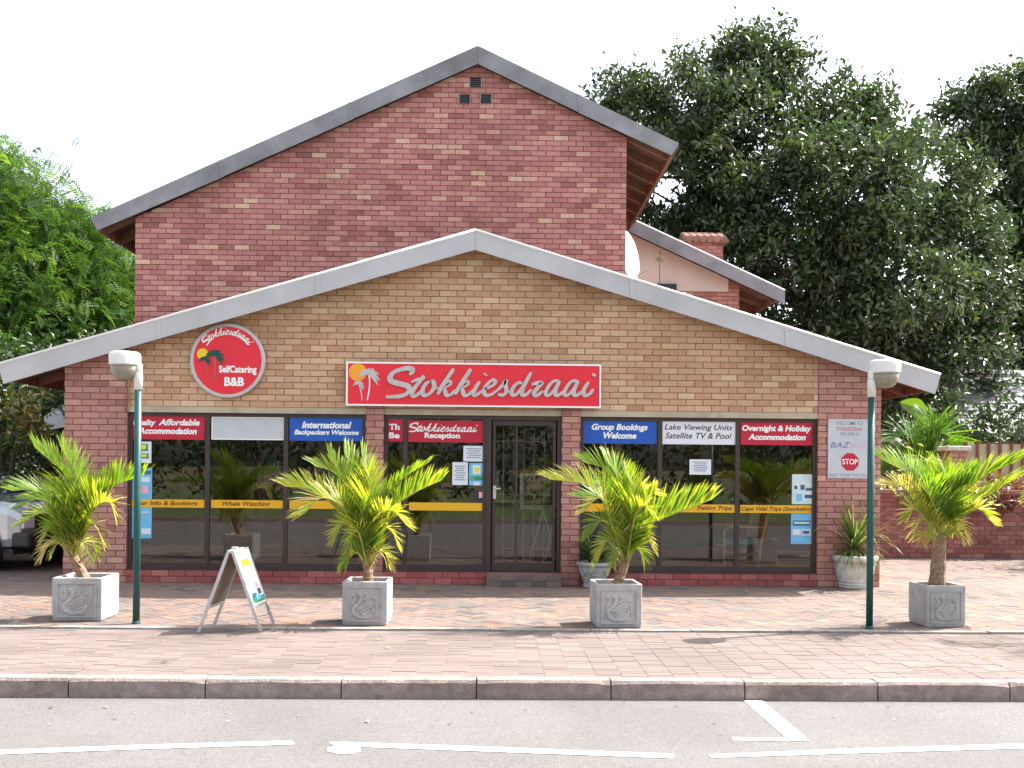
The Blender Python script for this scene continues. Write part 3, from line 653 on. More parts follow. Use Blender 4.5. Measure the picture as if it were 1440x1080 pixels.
SCR = [  # brush script, drawn stroke by stroke: (points, width)
 ([(692, 232), (716, 205), (712, 176), (668, 166), (590, 182), (522, 214), (494, 262), (516, 300), (590, 322), (664, 342), (692, 378), (660, 424), (580, 450), (452, 456)], 44),
 ([(838, 238), (800, 292), (752, 352), (722, 408), (726, 442), (762, 440), (812, 396)], 36), ([(712, 306), (760, 284), (850, 258)], 30),
 ([(908, 296), (862, 318), (826, 376), (826, 426), (864, 438), (918, 398), (942, 340), (926, 300), (896, 300)], 34), ([(930, 372), (960, 372), (985, 355)], 16),
 ([(1140, 168), (1092, 240), (1030, 330), (975, 432)], 36), ([(1004, 382), (1056, 318), (1100, 296), (1104, 330), (1044, 366)], 24), ([(1044, 366), (1066, 436), (1108, 432), (1160, 384)], 32),
 ([(1312, 172), (1268, 240), (1208, 330), (1152, 432)], 36), ([(1182, 382), (1234, 318), (1278, 296), (1282, 330), (1222, 366)], 24), ([(1222, 366), (1244, 436), (1286, 432), (1336, 384)], 32),
 ([(1402, 298), (1366, 352), (1340, 410), (1360, 440), (1440, 384)], 34), ([(1454, 236), (1464, 222)], 42),
 ([(1450, 376), (1526, 344), (1560, 304), (1528, 286), (1474, 332), (1444, 398), (1470, 440), (1530, 424), (1580, 384)], 32),
 ([(1572, 396), (1630, 340), (1668, 288), (1662, 340), (1672, 396), (1640, 436), (1584, 430)], 32), ([(1664, 424), (1700, 400), (1720, 384)], 16),
 ([(1832, 314), (1784, 316), (1736, 368), (1724, 424), (1762, 436), (1816, 384), (1860, 314)], 32), ([(1922, 206), (1882, 280), (1836, 372), (1832, 430), (1872, 432), (1926, 380)], 34),
 ([(1926, 330), (1980, 316), (2026, 318), (1988, 362), (1954, 414), (1978, 440), (2044, 396)], 38),
 ([(2200, 290), (2140, 302), (2090, 362), (2068, 418), (2096, 440), (2150, 394), (2208, 308)], 32), ([(2212, 292), (2176, 362), (2164, 420), (2196, 440), (2244, 400)], 34),
 ([(2388, 290), (2328, 302), (2278, 362), (2256, 418), (2284, 440), (2338, 394), (2396, 308)], 32), ([(2400, 292), (2364, 362), (2352, 420), (2384, 440), (2432, 400)], 34),
 ([(2504, 302), (2468, 358), (2448, 412), (2470, 440), (2512, 426), (2550, 376)], 34), ([(2550, 246), (2562, 220)], 40)]
def spline(pts, n):
    P = [np.array(p, float) for p in pts]; P = [2*P[0]-P[1]]+P+[2*P[-1]-P[-2]]; out = []
    for i in range(1, len(P)-2):
        for k in range(n):
            t = k/n; a, b_, c, d = P[i-1:i+3]
            out.append(.5*((2*b_)+(-a+c)*t+(2*a-5*b_+4*c-d)*t*t+(-a+3*b_-3*c+d)*t**3))
    out.append(P[-2]); return out
def script_mesh(tf, Y, m, parent, depth=.0, wscale=1.0, name='script_lettering', dy=.0006):
    """tf maps drawing units to (x, z)"""
    mb = MB()
    for si, (pts, wd) in enumerate(SCR):
        sp = spline(pts, 5 if len(pts) > 2 else 4); n = len(sp); L = []; Rr = []
        for i, p in enumerate(sp):
            d = sp[min(i+1, n-1)]-sp[max(i-1, 0)]; d = d/(np.linalg.norm(d)+1e-9); nn = np.array([-d[1], d[0]])
            pen = abs(d[0]*.5+d[1]*.866); wd_ = wd*1.32; q = min(i, n-1-i)/max(1, n-1)
            ww = wd_*wscale*(.62+.42*pen)*min(1, .62+q*3.2)/2
            L.append(p+nn*ww); Rr.append(p-nn*ww)
        y = Y-si*dy/4
        vs = []; fs = []
        for a, c in zip(L, Rr):
            for q in (a, c):
                x, z = tf(q[0], q[1]); vs.append((x, y, z))
        if depth:
            k = len(vs); vs += [(v[0], y+depth, v[2]) for v in vs]
        for i in range(n-1):
            fs.append((2*i, 2*i+1, 2*i+3, 2*i+2))
            if depth: fs += [(2*i, 2*i+2, 2*i+2+k, 2*i+k), (2*i+1, 2*i+1+k, 2*i+3+k, 2*i+3)]
        if depth: fs += [(0, k, k+1, 1), (2*n-2, 2*n-1, 2*n-1+k, 2*n-2+k)]
        mb.add(vs, fs)
    return mb.build(name, m, parent)
def palm_logo(parent, Y, m_pal, m_trunk, specs, tf, name='palm_emblem'):
    """small flat palm trees: specs = list of (crown, base, size)"""
    mb = MB(); mt = MB(); k = 0
    for cr, ba, s in specs:
        for i, an in enumerate((-165, -130, -95, -60, -25, 8, 35, 190, 215)):
            k += 1; a = R(-an); y = Y-.0004*k
            px = [np.array([cr[0]+s*t*math.cos(a), cr[1]-s*t*math.sin(a)+s*.55*t*t]) for t in (0, .35, .7, 1)]
            wd = (.10*s, .17*s, .13*s, .01*s); vs = []; fs = []
            for j, p in enumerate(px):
                d = px[min(j+1, 3)]-px[max(j-1, 0)]; d = d/np.linalg.norm(d); nn = np.array([-d[1], d[0]])
                for sg in (1, -1):
                    x, z = tf(*(p+nn*wd[j]*sg)); vs.append((x, y, z))
            for j in range(3): fs.append((2*j, 2*j+1, 2*j+3, 2*j+2))
            mb.add(vs, fs)
        sp = spline([cr, ((cr[0]+ba[0])/2+s*.12, (cr[1]+ba[1])/2), ba], 4); vs = []; fs = []
        for j, p in enumerate(sp):
            for sg in (1, -1):
                x, z = tf(p[0]+sg*s*.055, p[1]); vs.append((x, Y-.0002, z))
        for j in range(len(sp)-1): fs.append((2*j, 2*j+1, 2*j+3, 2*j+2))
        mt.add(vs, fs)
    mb.build(name, m_pal, parent); mt.build('emblem_trunk', m_trunk, parent)
def disc(mb, cx, cz, r, Y, n=40, y1=None, rz=None):
    mb.prism_xz([(cx+r*math.cos(2*math.pi*k/n), cz+(rz or r)*math.sin(2*math.pi*k/n)) for k in range(n)], Y, y1 if y1 else Y+.003)
# long sign over the door
YS = YF-.13
a = PY(487, 508.5, YS); c = PY(845, 574, YS)
x0, x1, z0, z1 = a.x, c.x, c.z, a.z
sg = thing('shop_sign', 'long red sign box with silver script lettering and palm logo above the door', 'sign', ((x0+x1)/2, YF-.07, z0))
b = MB(); b.box(x0+.02, x1-.02, YS+.012, YF-.013, z0+.012, z1-.012); b.build('box', 'grey_metal', sg)
b = MB(); b.box(x0+.022, x1-.022, YS+.003, YS+.0118, z0+.022, z1-.022); b.build('face', 'sign_red', sg)
b = MB(); b.box(x0, x1, YS-.006, YS+.03, z1-.022, z1); b.box(x0, x1, YS-.006, YS+.03, z0, z0+.022); b.box(x0, x0+.022, YS-.006, YS+.03, z0+.022, z1-.022); b.box(x1-.022, x1, YS-.006, YS+.03, z0+.022, z1-.022); b.build('frame', 'letter_white', sg)
tfS = lambda x, y: (lambda p: (p.x, p.z))(PY(480+x/7.2, 495+y/7.2, YS))
mb = MB(); p = tfS(165, 205); q = tfS(255, 205); disc(mb, p[0], p[1], q[0]-p[0], YS+.001); mb.build('emblem_sun', 'sun_orange', sg)
palm_logo(sg, YS-.0005, 'letter_silver', 'letter_white', [((282, 215), (262, 488), 112), ((176, 320), (210, 488), 62)], tfS)
script_mesh(tfS, YS-.018, 'letter_silver', sg, depth=.02)
# round sign
YR = YF-.06
cc = PY(320, 507, YR); rr = (PY(373, 507, YR)-PY(267, 507, YR)).length/2
rs = thing('round_sign', 'round red sign with palm tree picture and white lettering under left roof slope', 'sign', (cc.x, YF-.03, cc.z-rr))
b = MB(); n = 56; vs = []; fs = []
for r_, y in ((rr-.005, YF-.012), (rr, YR), (rr-.01, YR-.008), (rr-.045, YR-.008), (rr-.05, YR)):
    for k in range(n): t = 2*math.pi*k/n; vs.append((cc.x+r_*math.cos(t), y, cc.z+r_*math.sin(t)))
for i in range(4):
    for k in range(n): fs.append((i*n+k, i*n+(k+1) % n, (i+1)*n+(k+1) % n, (i+1)*n+k))
b.add(vs, fs); b.build('rim', 'letter_silver', rs)
b = MB(); disc(b, cc.x, cc.z, rr-.048, YR-.001, 56); b.build('face', 'sign_red', rs)
ZS = 9.39; tfR = lambda x, y: (lambda p: (p.x, p.z))(PY(260+x/ZS, 450+y/ZS, YR))
def arc(x, y):
    t = (x-1500)/1060.; an = R(90)-t*R(54); rad = 350+(450-y)*.37
    return tfR(560+rad*math.cos(an)*.98, 545-rad*math.sin(an))
script_mesh(arc, YR-.004, 'letter_white', rs, wscale=1.25)
mb = MB(); p = tfR(235, 450); q = tfR(310, 450); disc(mb, p[0], p[1], q[0]-p[0], YR-.0035); mb.build('emblem_sun', 'logo_yellow', rs)
palm_logo(rs, YR-.005, 'logo_green', 'tile', [((395, 455), (375, 800), 135), ((265, 520), (300, 760), 85)], tfR)
def pxbox(x0, x1, y0, y1, Y):
    p = PY(x0, y1, Y); q = PY(x1, y0, Y); return (p.x, q.x, p.z, q.z)
text_mesh('SelfCatering', 'letter_white', pxbox(308, 361, 514.5, 527, YR), YR-.005, rs, bold=.035)
text_mesh('B&B', 'letter_white', pxbox(315.5, 343.5, 530.5, 543, YR), YR-.005, rs, bold=.04)
# panels on the windows
def panel(px, m, label, lines, name='window_sign', cat='sign', group=None, Y=GY, mt='letter_white'):
    x0, x1, z0, z1 = pxbox(*px, Y)
    zm = (PY((px[0]+px[1])/2, px[2], Y).z, PY((px[0]+px[1])/2, px[3], Y).z)
    t = thing(name, label, cat, ((x0+x1)/2, Y, zm[1]), group)
    b = MB(); b.box(x0, x1, Y-.001, Y+.003, zm[1], zm[0]); b.build('panel', m, t)
    for ln in lines:
        s, lx0, lx1, ly0, ly1 = ln[:5]; mm = ln[5] if len(ln) > 5 else mt
        bx = pxbox(lx0, lx1, ly0, ly1, Y); cz = (bx[2]+bx[3])/2; hz = (ly1-ly0)/2/103.6
        if s == '~': script_mesh(lambda x, y: (bx[0]+(x-450)/2110*(bx[1]-bx[0]), cz-hz+(460-y)/300*2*hz), Y-.002, mm, t, dy=.0003)
        else: text_mesh(s, mm, (bx[0], bx[1], cz-hz, cz+hz), Y-.0025, t, shear=ln[6] if len(ln) > 6 else .25, bold=ln[7] if len(ln) > 7 else .04)
    return t
panel((183, 288, 583.5, 618), 'panel_red', 'red window sign reading Quality Affordable Accommodation behind the left lamp post', [('Q', 187.5, 195.5, 590, 599.5, 'letter_white', .25, 0), ('uality', 196, 219, 590, 600.5), ('Affordable', 223, 281, 589.5, 598.5), ('Accommodation', 194, 277, 601.5, 610.5)])
t = panel((297.5, 400, 586.5, 618.5), 'panel_grey', 'blank pale grey window sign with white border, left shop window', [])
x0, x1, z0, z1 = pxbox(297.5, 400, 586.5, 618.5, GY)
b = MB(); b.box(x0, x1, GY-.004, GY-.0015, z1-.018, z1-.004); b.box(x0, x1, GY-.004, GY-.0015, z0+.004, z0+.018); b.box(x0, x0+.014, GY-.004, GY-.0015, z0+.018, z1-.018); b.box(x1-.014, x1, GY-.004, GY-.0015, z0+.018, z1-.018); b.build('border', 'letter_white', t)
panel((407, 512, 587, 620), 'panel_blue', 'blue window sign reading International Backpackers Welcome', [('International', 424.5, 494.5, 593, 602.5), ('Backpackers Welcome', 414, 504.5, 604.5, 613.5, 'letter_white', .25, .035)])
panel((545.5, 567, 589.5, 621), 'panel_red', 'narrow red window sign cut off after two letters beside the thin brick pier', [('Th', 547, 562, 596, 604.5, 'letter_white', 0), ('Be', 547, 562, 608, 616.5, 'letter_white', 0)])
panel((574, 683, 591.5, 622), 'panel_red', 'red window sign with white script and the word Reception left of the door', [('~', 575, 671, 595, 607.5), ('Reception', 597, 647, 608.5, 618.5, 'letter_white', 0)])
panel((820, 923.5, 592, 624), 'panel_blue', 'blue window sign reading Group Bookings Welcome', [('Group Bookings', 832, 911, 596, 607.5), ('Welcome', 848.5, 895, 608, 617)])
panel((930.5, 1034.5, 592.5, 625), 'panel_white', 'white window sign reading Lake Viewing Units Satellite TV and Pool', [('Lake Viewing Units', 934.5, 1030, 597, 607, 'letter_black', .25, .012), ('Satellite TV & Pool', 935.5, 1029, 608.5, 617, 'letter_black', .25, .012)])
panel((1041.5, 1145, 593, 626), 'panel_red', 'red window sign reading Overnight and Holiday Accommodation', [('Overnight & Holiday', 1043.5, 1141, 598, 609, 'letter_white', .15), ('Accommodation', 1052, 1133, 610.5, 619, 'letter_white', .25)])
# yellow bands
def band(x0, x1, yc, txt, label):
    panel((x0, x1, yc-5.6, yc+5.6), 'band_yellow', label, ([(txt[0], txt[1], txt[2], yc-3.6, yc+4.2, 'letter_maroon', .25, .02)] if txt else []), name='window_band', cat='window band', Y=GY-.002)
band(184, 287.5, 708, ('Tour Info & Bookings', 187, 278), 'yellow window band reading Tour Info and Bookings, leftmost pane')
band(297, 398, 709, ('Whale Watching', 312.5, 380), 'yellow window band reading Whale Watching above the sandwich board')
band(407, 511, 710, None, 'yellow window band behind the left of the two middle palms, left shop window')
band(575, 683, 712.5, None, 'plain yellow window band beside the door')
band(820, 923, 714, None, 'yellow window band under the Group Bookings sign behind a palm')
band(932, 1033.5, 715, ('Fishing Trips', 980, 1029.5), 'yellow window band reading Fishing Trips')
band(1041, 1144, 716, ('Cape Vidal Trips (Snorkeling)', 1042.5, 1142), 'yellow window band reading Cape Vidal Trips, rightmost pane')
# posters and notices
def notice(px, m, label, marks, name='poster', cat='poster', Y=GY+.0005):
    x0, x1, z0, z1 = pxbox(*px, Y); cz = PY((px[0]+px[1])/2, px[3], Y).z; cz1 = PY((px[0]+px[1])/2, px[2], Y).z
    t = thing(name, label, cat, ((x0+x1)/2, Y, cz)); b = MB(); b.box(x0, x1, Y-.001, Y+.002, cz, cz1); b.build('sheet', m, t)
    for i, (u0, u1, v0, v1, mm) in enumerate(marks):
        b = MB(); b.box(x0+(x1-x0)*u0, x0+(x1-x0)*u1, Y-.0022-.0001*i, Y-.0012-.0001*i, cz1-(cz1-cz)*v1, cz1-(cz1-cz)*v0); b.build('print', mm, t)
    return t
tl = lambda n, a=.15, c=.85, v0=.15, v1=.85: [(a+.08*(i % 2), c-.1*((i*7) % 3)/2, v0+(v1-v0)*i/n, v0+(v1-v0)*(i+.42)/n, 'print_text') for i in range(n)]
notice((190, 213, 621, 651), 'paper', 'small green and yellow sticker above blue poster in leftmost pane', [(.2, .8, .1, .45, 'ink_green'), (.35, .65, .15, .35, 'logo_yellow'), (.15, .85, .55, .8, 'ink_green'), (.3, .7, .6, .7, 'logo_yellow')])
notice((184, 214, 658, 757), 'poster_blue', 'tall pale blue poster in leftmost pane behind the lamp post', [(.1, .95, .04, .09, 'ink'), (.15, .9, .13, .2, 'poster_pale'), (.45, .8, .25, .36, 'ink_pink'), (.5, .95, .86, .94, 'paper'), (.1, .9, .62, .64, 'poster_pale')])
notice((651.5, 681, 627, 649), 'paper', 'white notice above two smaller notices left of the door', tl(5))
notice((636, 658, 650, 682), 'paper', 'pale notice with rows of print, left of the blue badge notice', tl(7))
notice((659.5, 681, 651, 682.5), 'poster_blue', 'blue notice with round yellow badge left of the door', [(.25, .75, .1, .5, 'paper'), (.35, .65, .2, .42, 'logo_yellow'), (.1, .9, .58, .78, 'ink_green'), (.3, .7, .85, 1, 'paper')])
notice((662, 681, 690, 707), 'dark', 'small dark sticker with pink mark low beside the door', [(.6, .95, .1, .6, 'ink_pink')])
notice((969.5, 1000, 646, 667.5), 'paper', 'white printed notice in middle pane of right shop window', tl(6))
notice((1113.5, 1143.5, 667, 709), 'poster_pale', 'pale poster with dark blue motifs above the yellow band, right pane', [(.1, .25, .38, .5, 'ink'), (.4, .6, .35, .52, 'ink'), (.65, .95, .45, .55, 'ink'), (.2, .5, .65, .9, 'poster_blue'), (.6, .95, .68, .8, 'ink'), (.05, .4, .05, .1, 'paper')])
notice((1112, 1143, 722.5, 765), 'poster_blue', 'light blue poster with photographs below the yellow band, right pane', [(.08, .9, .22, .4, 'ink'), (.15, .85, .27, .33, 'poster_pale'), (.08, .45, .52, .7, 'paper'), (.5, .92, .5, .72, 'poster_pale'), (.55, .85, .56, .66, 'ink')])
# bus stop board on the right pier
YB = YF-.022
t = panel((1164, 1222, 589.5, 672.5), 'panel_grey', 'grey board with red stop octagon fixed to the right brick pier', [
    ('WELCOME TO', 1175, 1213.5, 592.5, 598, 'print_text', 0, .005), ('STOKKIESDRAAI', 1176, 1212, 600.5, 606, 'letter_red', 0, .0), ('WE ARE A', 1181, 1208, 608, 612.5, 'print_text', 0, .005),
    ('BAZ', 1168, 1195, 622, 629.5, 'logo_blue', .2, .0), ('BUS', 1195, 1217, 623.5, 630.5, 'logo_pink', .2, -.005), ('NOT YOUR TYPICAL', 1167, 1218, 666, 670.5, 'print_text', 0, .005)], name='notice_board', Y=YB-.006)
p = PY(1195, 649.5, YB); mb = MB(); r_ = .128
mb.prism_xz([(p.x+r_*math.cos(R(22.5+45*k)), p.z+r_*math.sin(R(22.5+45*k))) for k in range(8)], YB-.0095, YB-.0075); mb.build('stop_octagon', 'panel_red', t)
text_mesh('STOP', 'letter_white', (p.x-.105, p.x+.105, p.z-.035, p.z+.04), YB-.0105, t, bold=.015)
for dx in (-1, 1):
    for dz in (0, 1):
        q = PY(1193+dx*26, 592.5+dz*77, YB); b = MB(); b.tube([(q.x, YB-.012, q.z), (q.x, YB-.006, q.z)], .007, 8); b.build('screw', 'grey_metal', t)
# ------------------------------------------------------------ lamp posts
def lamp(px, py, sx, label):
    g = PG(px, py); t = thing('street_lamp', label, 'street lamp', g, 'green lamp posts on the forecourt edge')
    x, y = g.x, g.y
    b = MB(); b.tube([(x, y, -.01), (x, y, 2.36)], .034, 14); b.build('post', 'post_green', t, smooth=True)
    b = MB(); b.lathe([(.044, 0), (.044, .01), (.040, .02), (.036, .03)], (x, y, 0), 16); b.build('base_plate', 'post_green', t)
    b = MB(); b.tube([(x, y, 2.33), (x, y, 2.49), (x+sx*.012, y, 2.52)], [.041, .041, .03], 14); b.tube([(x+sx*.0, y, 2.47), (x+sx*.0, y, 2.57), (x+sx*.05, y, 2.63)], [.036, .04, .03], 10); b.build('bracket', 'lamp_white', t, smooth=True)
    hx = x+sx*.135
    b = MB(); b.lathe([(.138, 2.57), (.15, 2.58), (.152, 2.66), (.147, 2.69), (.12, 2.705), (.02, 2.712)], (hx, y, 0), 32); b.build('cap', 'lamp_white', t, smooth=False)
    b = MB(); b.lathe([(.02, 2.424), (.07, 2.432), (.105, 2.46), (.13, 2.51), (.136, 2.569)], (hx, y, 0), 32); b.build('diffuser', 'lamp_glass', t, smooth=True)
    return t
m = mat('lamp_diffuser', (.24, .215, .165), .3, .15, 14, .3, bscale=40); M['lamp_glass'] = m
lamp(191.5, 877, -1, 'dark green lamp post with white lamp head standing left of the sandwich board')
lamp(1222.5, 884, 1, 'dark green lamp post with white lamp head in front of the right brick pier')
# ------------------------------------------------------------ concrete planters with swans
SW = [  # swan relief strokes in a 0..1 square, (points, width)
 ([(.04, .74), (.11, .80), (.17, .72), (.12, .56), (.02, .42)], .045), ([(.22, .76), (.32, .84), (.38, .72), (.32, .52), (.18, .42), (.10, .28), (.16, .12), (.34, .05)], .055),
 ([(.44, .70), (.56, .86), (.60, .76), (.52, .66), (.44, .58)], .04), ([(.18, .40), (.30, .34), (.50, .50), (.82, .58)], .045), ([(.32, .26), (.52, .40), (.80, .50)], .045), ([(.34, .18), (.54, .30), (.76, .40)], .045),
 ([(.36, .10), (.56, .18), (.74, .28)], .045), ([(.34, .05), (.60, .06), (.78, .20), (.82, .36)], .05), ([(.74, .62), (.82, .72), (.92, .62)], .03), ([(.86, .18), (.92, .40), (.88, .56)], .03), ([(.02, .10), (.5, .0), (.95, .10)], .03)]
def planter_meshes(wd=.46, h=.44):
    out = {}; b = MB(); t = .035; tp = .96
    def ring(s, z): return [(-s, -s, z), (s, -s, z), (s, s, z), (-s, s, z)]
    hw = wd/2
    vs = ring(hw*tp, 0)+ring(hw, h*.14)+ring(hw, h)+ring(hw-t, h)+ring(hw-t, h-.06)
    fs = [(3, 2, 1, 0)]
    for i in range(4):
        for k in range(4): fs.append((i*4+k, i*4+(k+1) % 4, i*4+4+(k+1) % 4, i*4+4+k))
    b.add(vs, fs); out['body'] = b.mesh('body', 'planter')
    b = MB(); s = hw-t-.001; b.add([(-s, -s, h-.045), (s, -s, h-.045), (s, s, h-.045), (-s, s, h-.045)], [(0, 1, 2, 3)]); out['soil'] = b.mesh('soil', 'soil')
    b = MB(); y = -hw-.0; m1, m2 = .048, .068
    w2 = wd/2
    for a in (m1,):
        x0, x1, z0, z1 = -w2+a, w2-a, a*.9, h-a
        for q in ((x0, x1, z1-.014, z1), (x0, x1, z0, z0+.014), (x0, x0+.014, z0+.014, z1-.014), (x1-.014, x1, z0+.014, z1-.014)): b.box(q[0], q[1], y-.013, y+.004, q[2], q[3])
    for si, (pts, sw) in enumerate(SW):
        P3 = [((-w2+.085)+(wd-.17)*p[0], y+.001-.0005*si, .075+(h-.15)*p[1]) for p in [tuple(q) for q in spline(pts, 4)]]
        nn = len(P3); b.tube(P3, [sw*.40*min(1, .45+min(i, nn-1-i)*.3) for i in range(nn)], 6)
    out['relief'] = b.mesh('swan_relief', 'planter'); return out
PMs = planter_meshes()
def planter(x, y, rot, label, sc=1.0, wsc=1.0):
    t = bpy.data.objects.new('planter', None); C.objects.link(t); t.empty_display_size = .1; t.location = (x, y, 0); t.rotation_euler.z = rot; t.scale = (wsc*sc, wsc*sc, sc)
    tag(t, label, 'planter', 'square concrete swan planters')
    for n_ in ('body', 'soil', 'relief'):
        o = bpy.data.objects.new({'body': 'body', 'soil': 'soil', 'relief': 'swan_relief'}[n_], PMs[n_]); C.objects.link(o); o.parent = t
        if n_ == 'body': bv = o.modifiers.new('bevel', 'BEVEL'); bv.width = .012; bv.segments = 3; bv.limit_method = 'ANGLE'
    return t
def at(px, py, back=.23): g = PG(px, py); return (g.x, g.y+back)
PL = {}
for k, px, py, rot, sc, wsc, lab in ((1, 108, 873.5, R(1), 1.0, 1.08, 'square concrete swan planter left of the left lamp post'), (2, 513, 880, R(-1), 1.0, .98, 'square concrete swan planter right of the sandwich board'),
                               (3, 869, 883.5, R(3), 1.0, 1.0, 'square concrete swan planter in front of the small grey urn'), (4, 1331, 883, R(2), .97, .92, 'square concrete swan planter right of the right lamp post')):
    PL[k] = at(px, py); planter(*PL[k], rot, lab, sc, wsc)
PL[5] = (6.5, 9.50); planter(*PL[5], 0, 'square concrete swan planter past the right edge of the photograph')
# ------------------------------------------------------------ palms
def frond_mesh(pts, nl, ll, tone, upw=.55, seed=0, droop=.35, wid=.012, yellow=0.):
    rg = random.Random(seed); P = [Vector(p) for p in pts]
    sp = [Vector(q) for q in spline([tuple(p) for p in P], 10)]; n = len(sp)
    vs = []; fs = []; tn = []
    cum = [0]
    for i in range(1, n): cum.append(cum[-1]+(sp[i]-sp[i-1]).length)
    Lt = cum[-1]
    def pos(s):
        d = s*Lt
        for i in range(1, n):
            if cum[i] >= d or i == n-1:
                f = (d-cum[i-1])/max(1e-6, cum[i]-cum[i-1]); return sp[i-1].lerp(sp[i], f), (sp[i]-sp[i-1]).normalized()
    for i in range(nl):
        s = .24+.76*(i+.5)/nl; p, T = pos(s)
        U = Vector((0, 0, 1)); U = U-T*U.dot(T)
        if U.length < .25: U = Vector((-T.x*.3, -1, .3)); U = U-T*U.dot(T)
        U.normalize(); S = T.cross(U)
        prof = math.sin(math.pi*min(1, (.22+.70*s)))**.55
        for sd in (-1, 1):
            L = ll*1.5*prof*rg.uniform(.85, 1.1)
            d = (T*(.75+.7*s*s)+S*sd*rg.uniform(.5, .8)+U*(upw*rg.uniform(.7, 1.3))).normalized()
            q = p+d*0; wv = d.cross(S*sd+U*.2).normalized(); w0 = 1.02*wid*rg.uniform(.85, 1.2)
            k = len(vs); tt = min(1, max(0, tone+rg.uniform(-.22, .22)+yellow*max(0, s-.55)))
            pts_ = []
            for j, f in enumerate((0, .33, .68, 1)):
                c = p+d*(L*f)+Vector((0, 0, -1))*(droop*.38*L*f*f*rg.uniform(.8, 1.2))
                ww = w0*(.55, 1.0, .75, .04)[j]
                vs.append(c+T*ww*.75+wv*ww*.4); vs.append(c-T*ww*.75-wv*ww*.4)
            for j in range(3): fs.append((k+2*j, k+2*j+1, k+2*j+3, k+2*j+2)); tn.append(min(1, tt+(.12 if j == 2 else 0)))
    return vs, fs, tn, sp
def palm(x, y, z0, trunk_top, fronds, label, seed, lean=(0, 0), trunk_r=.046, name='palm', zb=None, group='palms in the concrete planters', stubs=True, extra=6, skirt=5, hscale=1.0):
    t = thing(name, label, 'palm', (x, y, z0), group)
    rg = random.Random(seed)
    tt = Vector((x+lean[0], y+lean[1], trunk_top))
    b = MB(); nseg = 7; pts = [Vector((x, y, z0-.03)).lerp(tt, i/nseg) for i in range(nseg+1)]
    b.tube(pts, [trunk_r*(1.25-.35*i/nseg)*(1+.10*(i % 2)) for i in range(nseg+1)], 10)
    tr = b.build('trunk', 'palm_trunk', t)
    if stubs:
        b = MB()
        for i in range(8):
            a = rg.uniform(0, 6.3); zz = z0+(trunk_top-z0)*rg.uniform(.25, .95); p = Vector((x, y, z0)).lerp(tt, (zz-z0)/max(.01, trunk_top-z0))
            d = Vector((math.cos(a), math.sin(a), 1.6)).normalized(); b.tube([p, p+d*.09, p+d*.15+Vector((math.cos(a), math.sin(a), 0))*.02], [.016, .012, .006], 5)
        b.build('leaf_base', 'palm_trunk', tr)
    fronds = list(fronds); nmain = len(fronds)
    for k in range(extra):
        a = 2.399*k+rg.uniform(-.3, .3); r_ = rg.uniform(.10, .26); hh = rg.uniform(.5, .72)*min(1.0, hscale)
        fronds.append(([tt+Vector((math.cos(a)*r_*.35, math.sin(a)*r_*.35, hh*.5)), tt+Vector((math.cos(a)*r_*.8, math.sin(a)*r_*.8, hh*.85)), tt+Vector((math.cos(a)*r_*1.3, math.sin(a)*r_*1.3, hh))], dict(l=.24, t=rg.uniform(.2, .62), n=32, up=.6, droop=.12)))
    for k in range(skirt):
        a = 2.399*k+.7; r_ = rg.uniform(.18, .30)
        fronds.append(([tt+Vector((math.cos(a)*r_*.5, math.sin(a)*r_*.5, .14)), tt+Vector((math.cos(a)*r_*.9, math.sin(a)*r_*.9, .12)), tt+Vector((math.cos(a)*r_*1.1, math.sin(a)*r_*1.1, rg.uniform(-.04, .06)))], dict(l=.12, t=rg.uniform(.3, .98), n=16, up=.35, droop=.8, w=.0065)))
    for i, fr in enumerate(fronds):
        pts, opt = fr
        if opt.get('droop', .3) >= .5 and 'n' in opt and i < nmain:      # lower fronds: shorter, held higher
            opt = dict(opt); opt['l'] = opt['l']*.72; opt['droop'] = .35; opt['up'] = opt.get('up', .4)+.15
            pts = [pts[0]+Vector((0, 0, .03)), pts[1].lerp(tt, .12)+Vector((0, 0, .09)), pts[2].lerp(tt, .24)+Vector((0, 0, .13))]
        vs, fs, tn, sp = frond_mesh([tt-Vector((0, 0, .05))]+pts, int(opt.get('n', 34)*1.35), opt.get('l', .26)*1.08, opt.get('t', .4), opt.get('up', .55)+.2, seed*50+i, opt.get('droop', .3), opt.get('w', .0115), opt.get('y', .25))
        mb = MB(); mb.v = [tuple(v) for v in vs]; mb.f = fs; mb.t = tn
        f = mb.build('frond', 'palm_leaf', t)
        b = MB(); b.tube(sp, [.013*(1-.85*k/(len(sp)-1)) for k in range(len(sp))], 5); b.build('rachis', 'rachis', f)
    return t
def pf(Y, *pts, **o):
    """frond through photo points at a given depth offset per point"""
    return ([PY(p[0], p[1], Y+(p[2] if len(p) > 2 else 0)) for p in pts], o)
Y1 = PL[1][1]
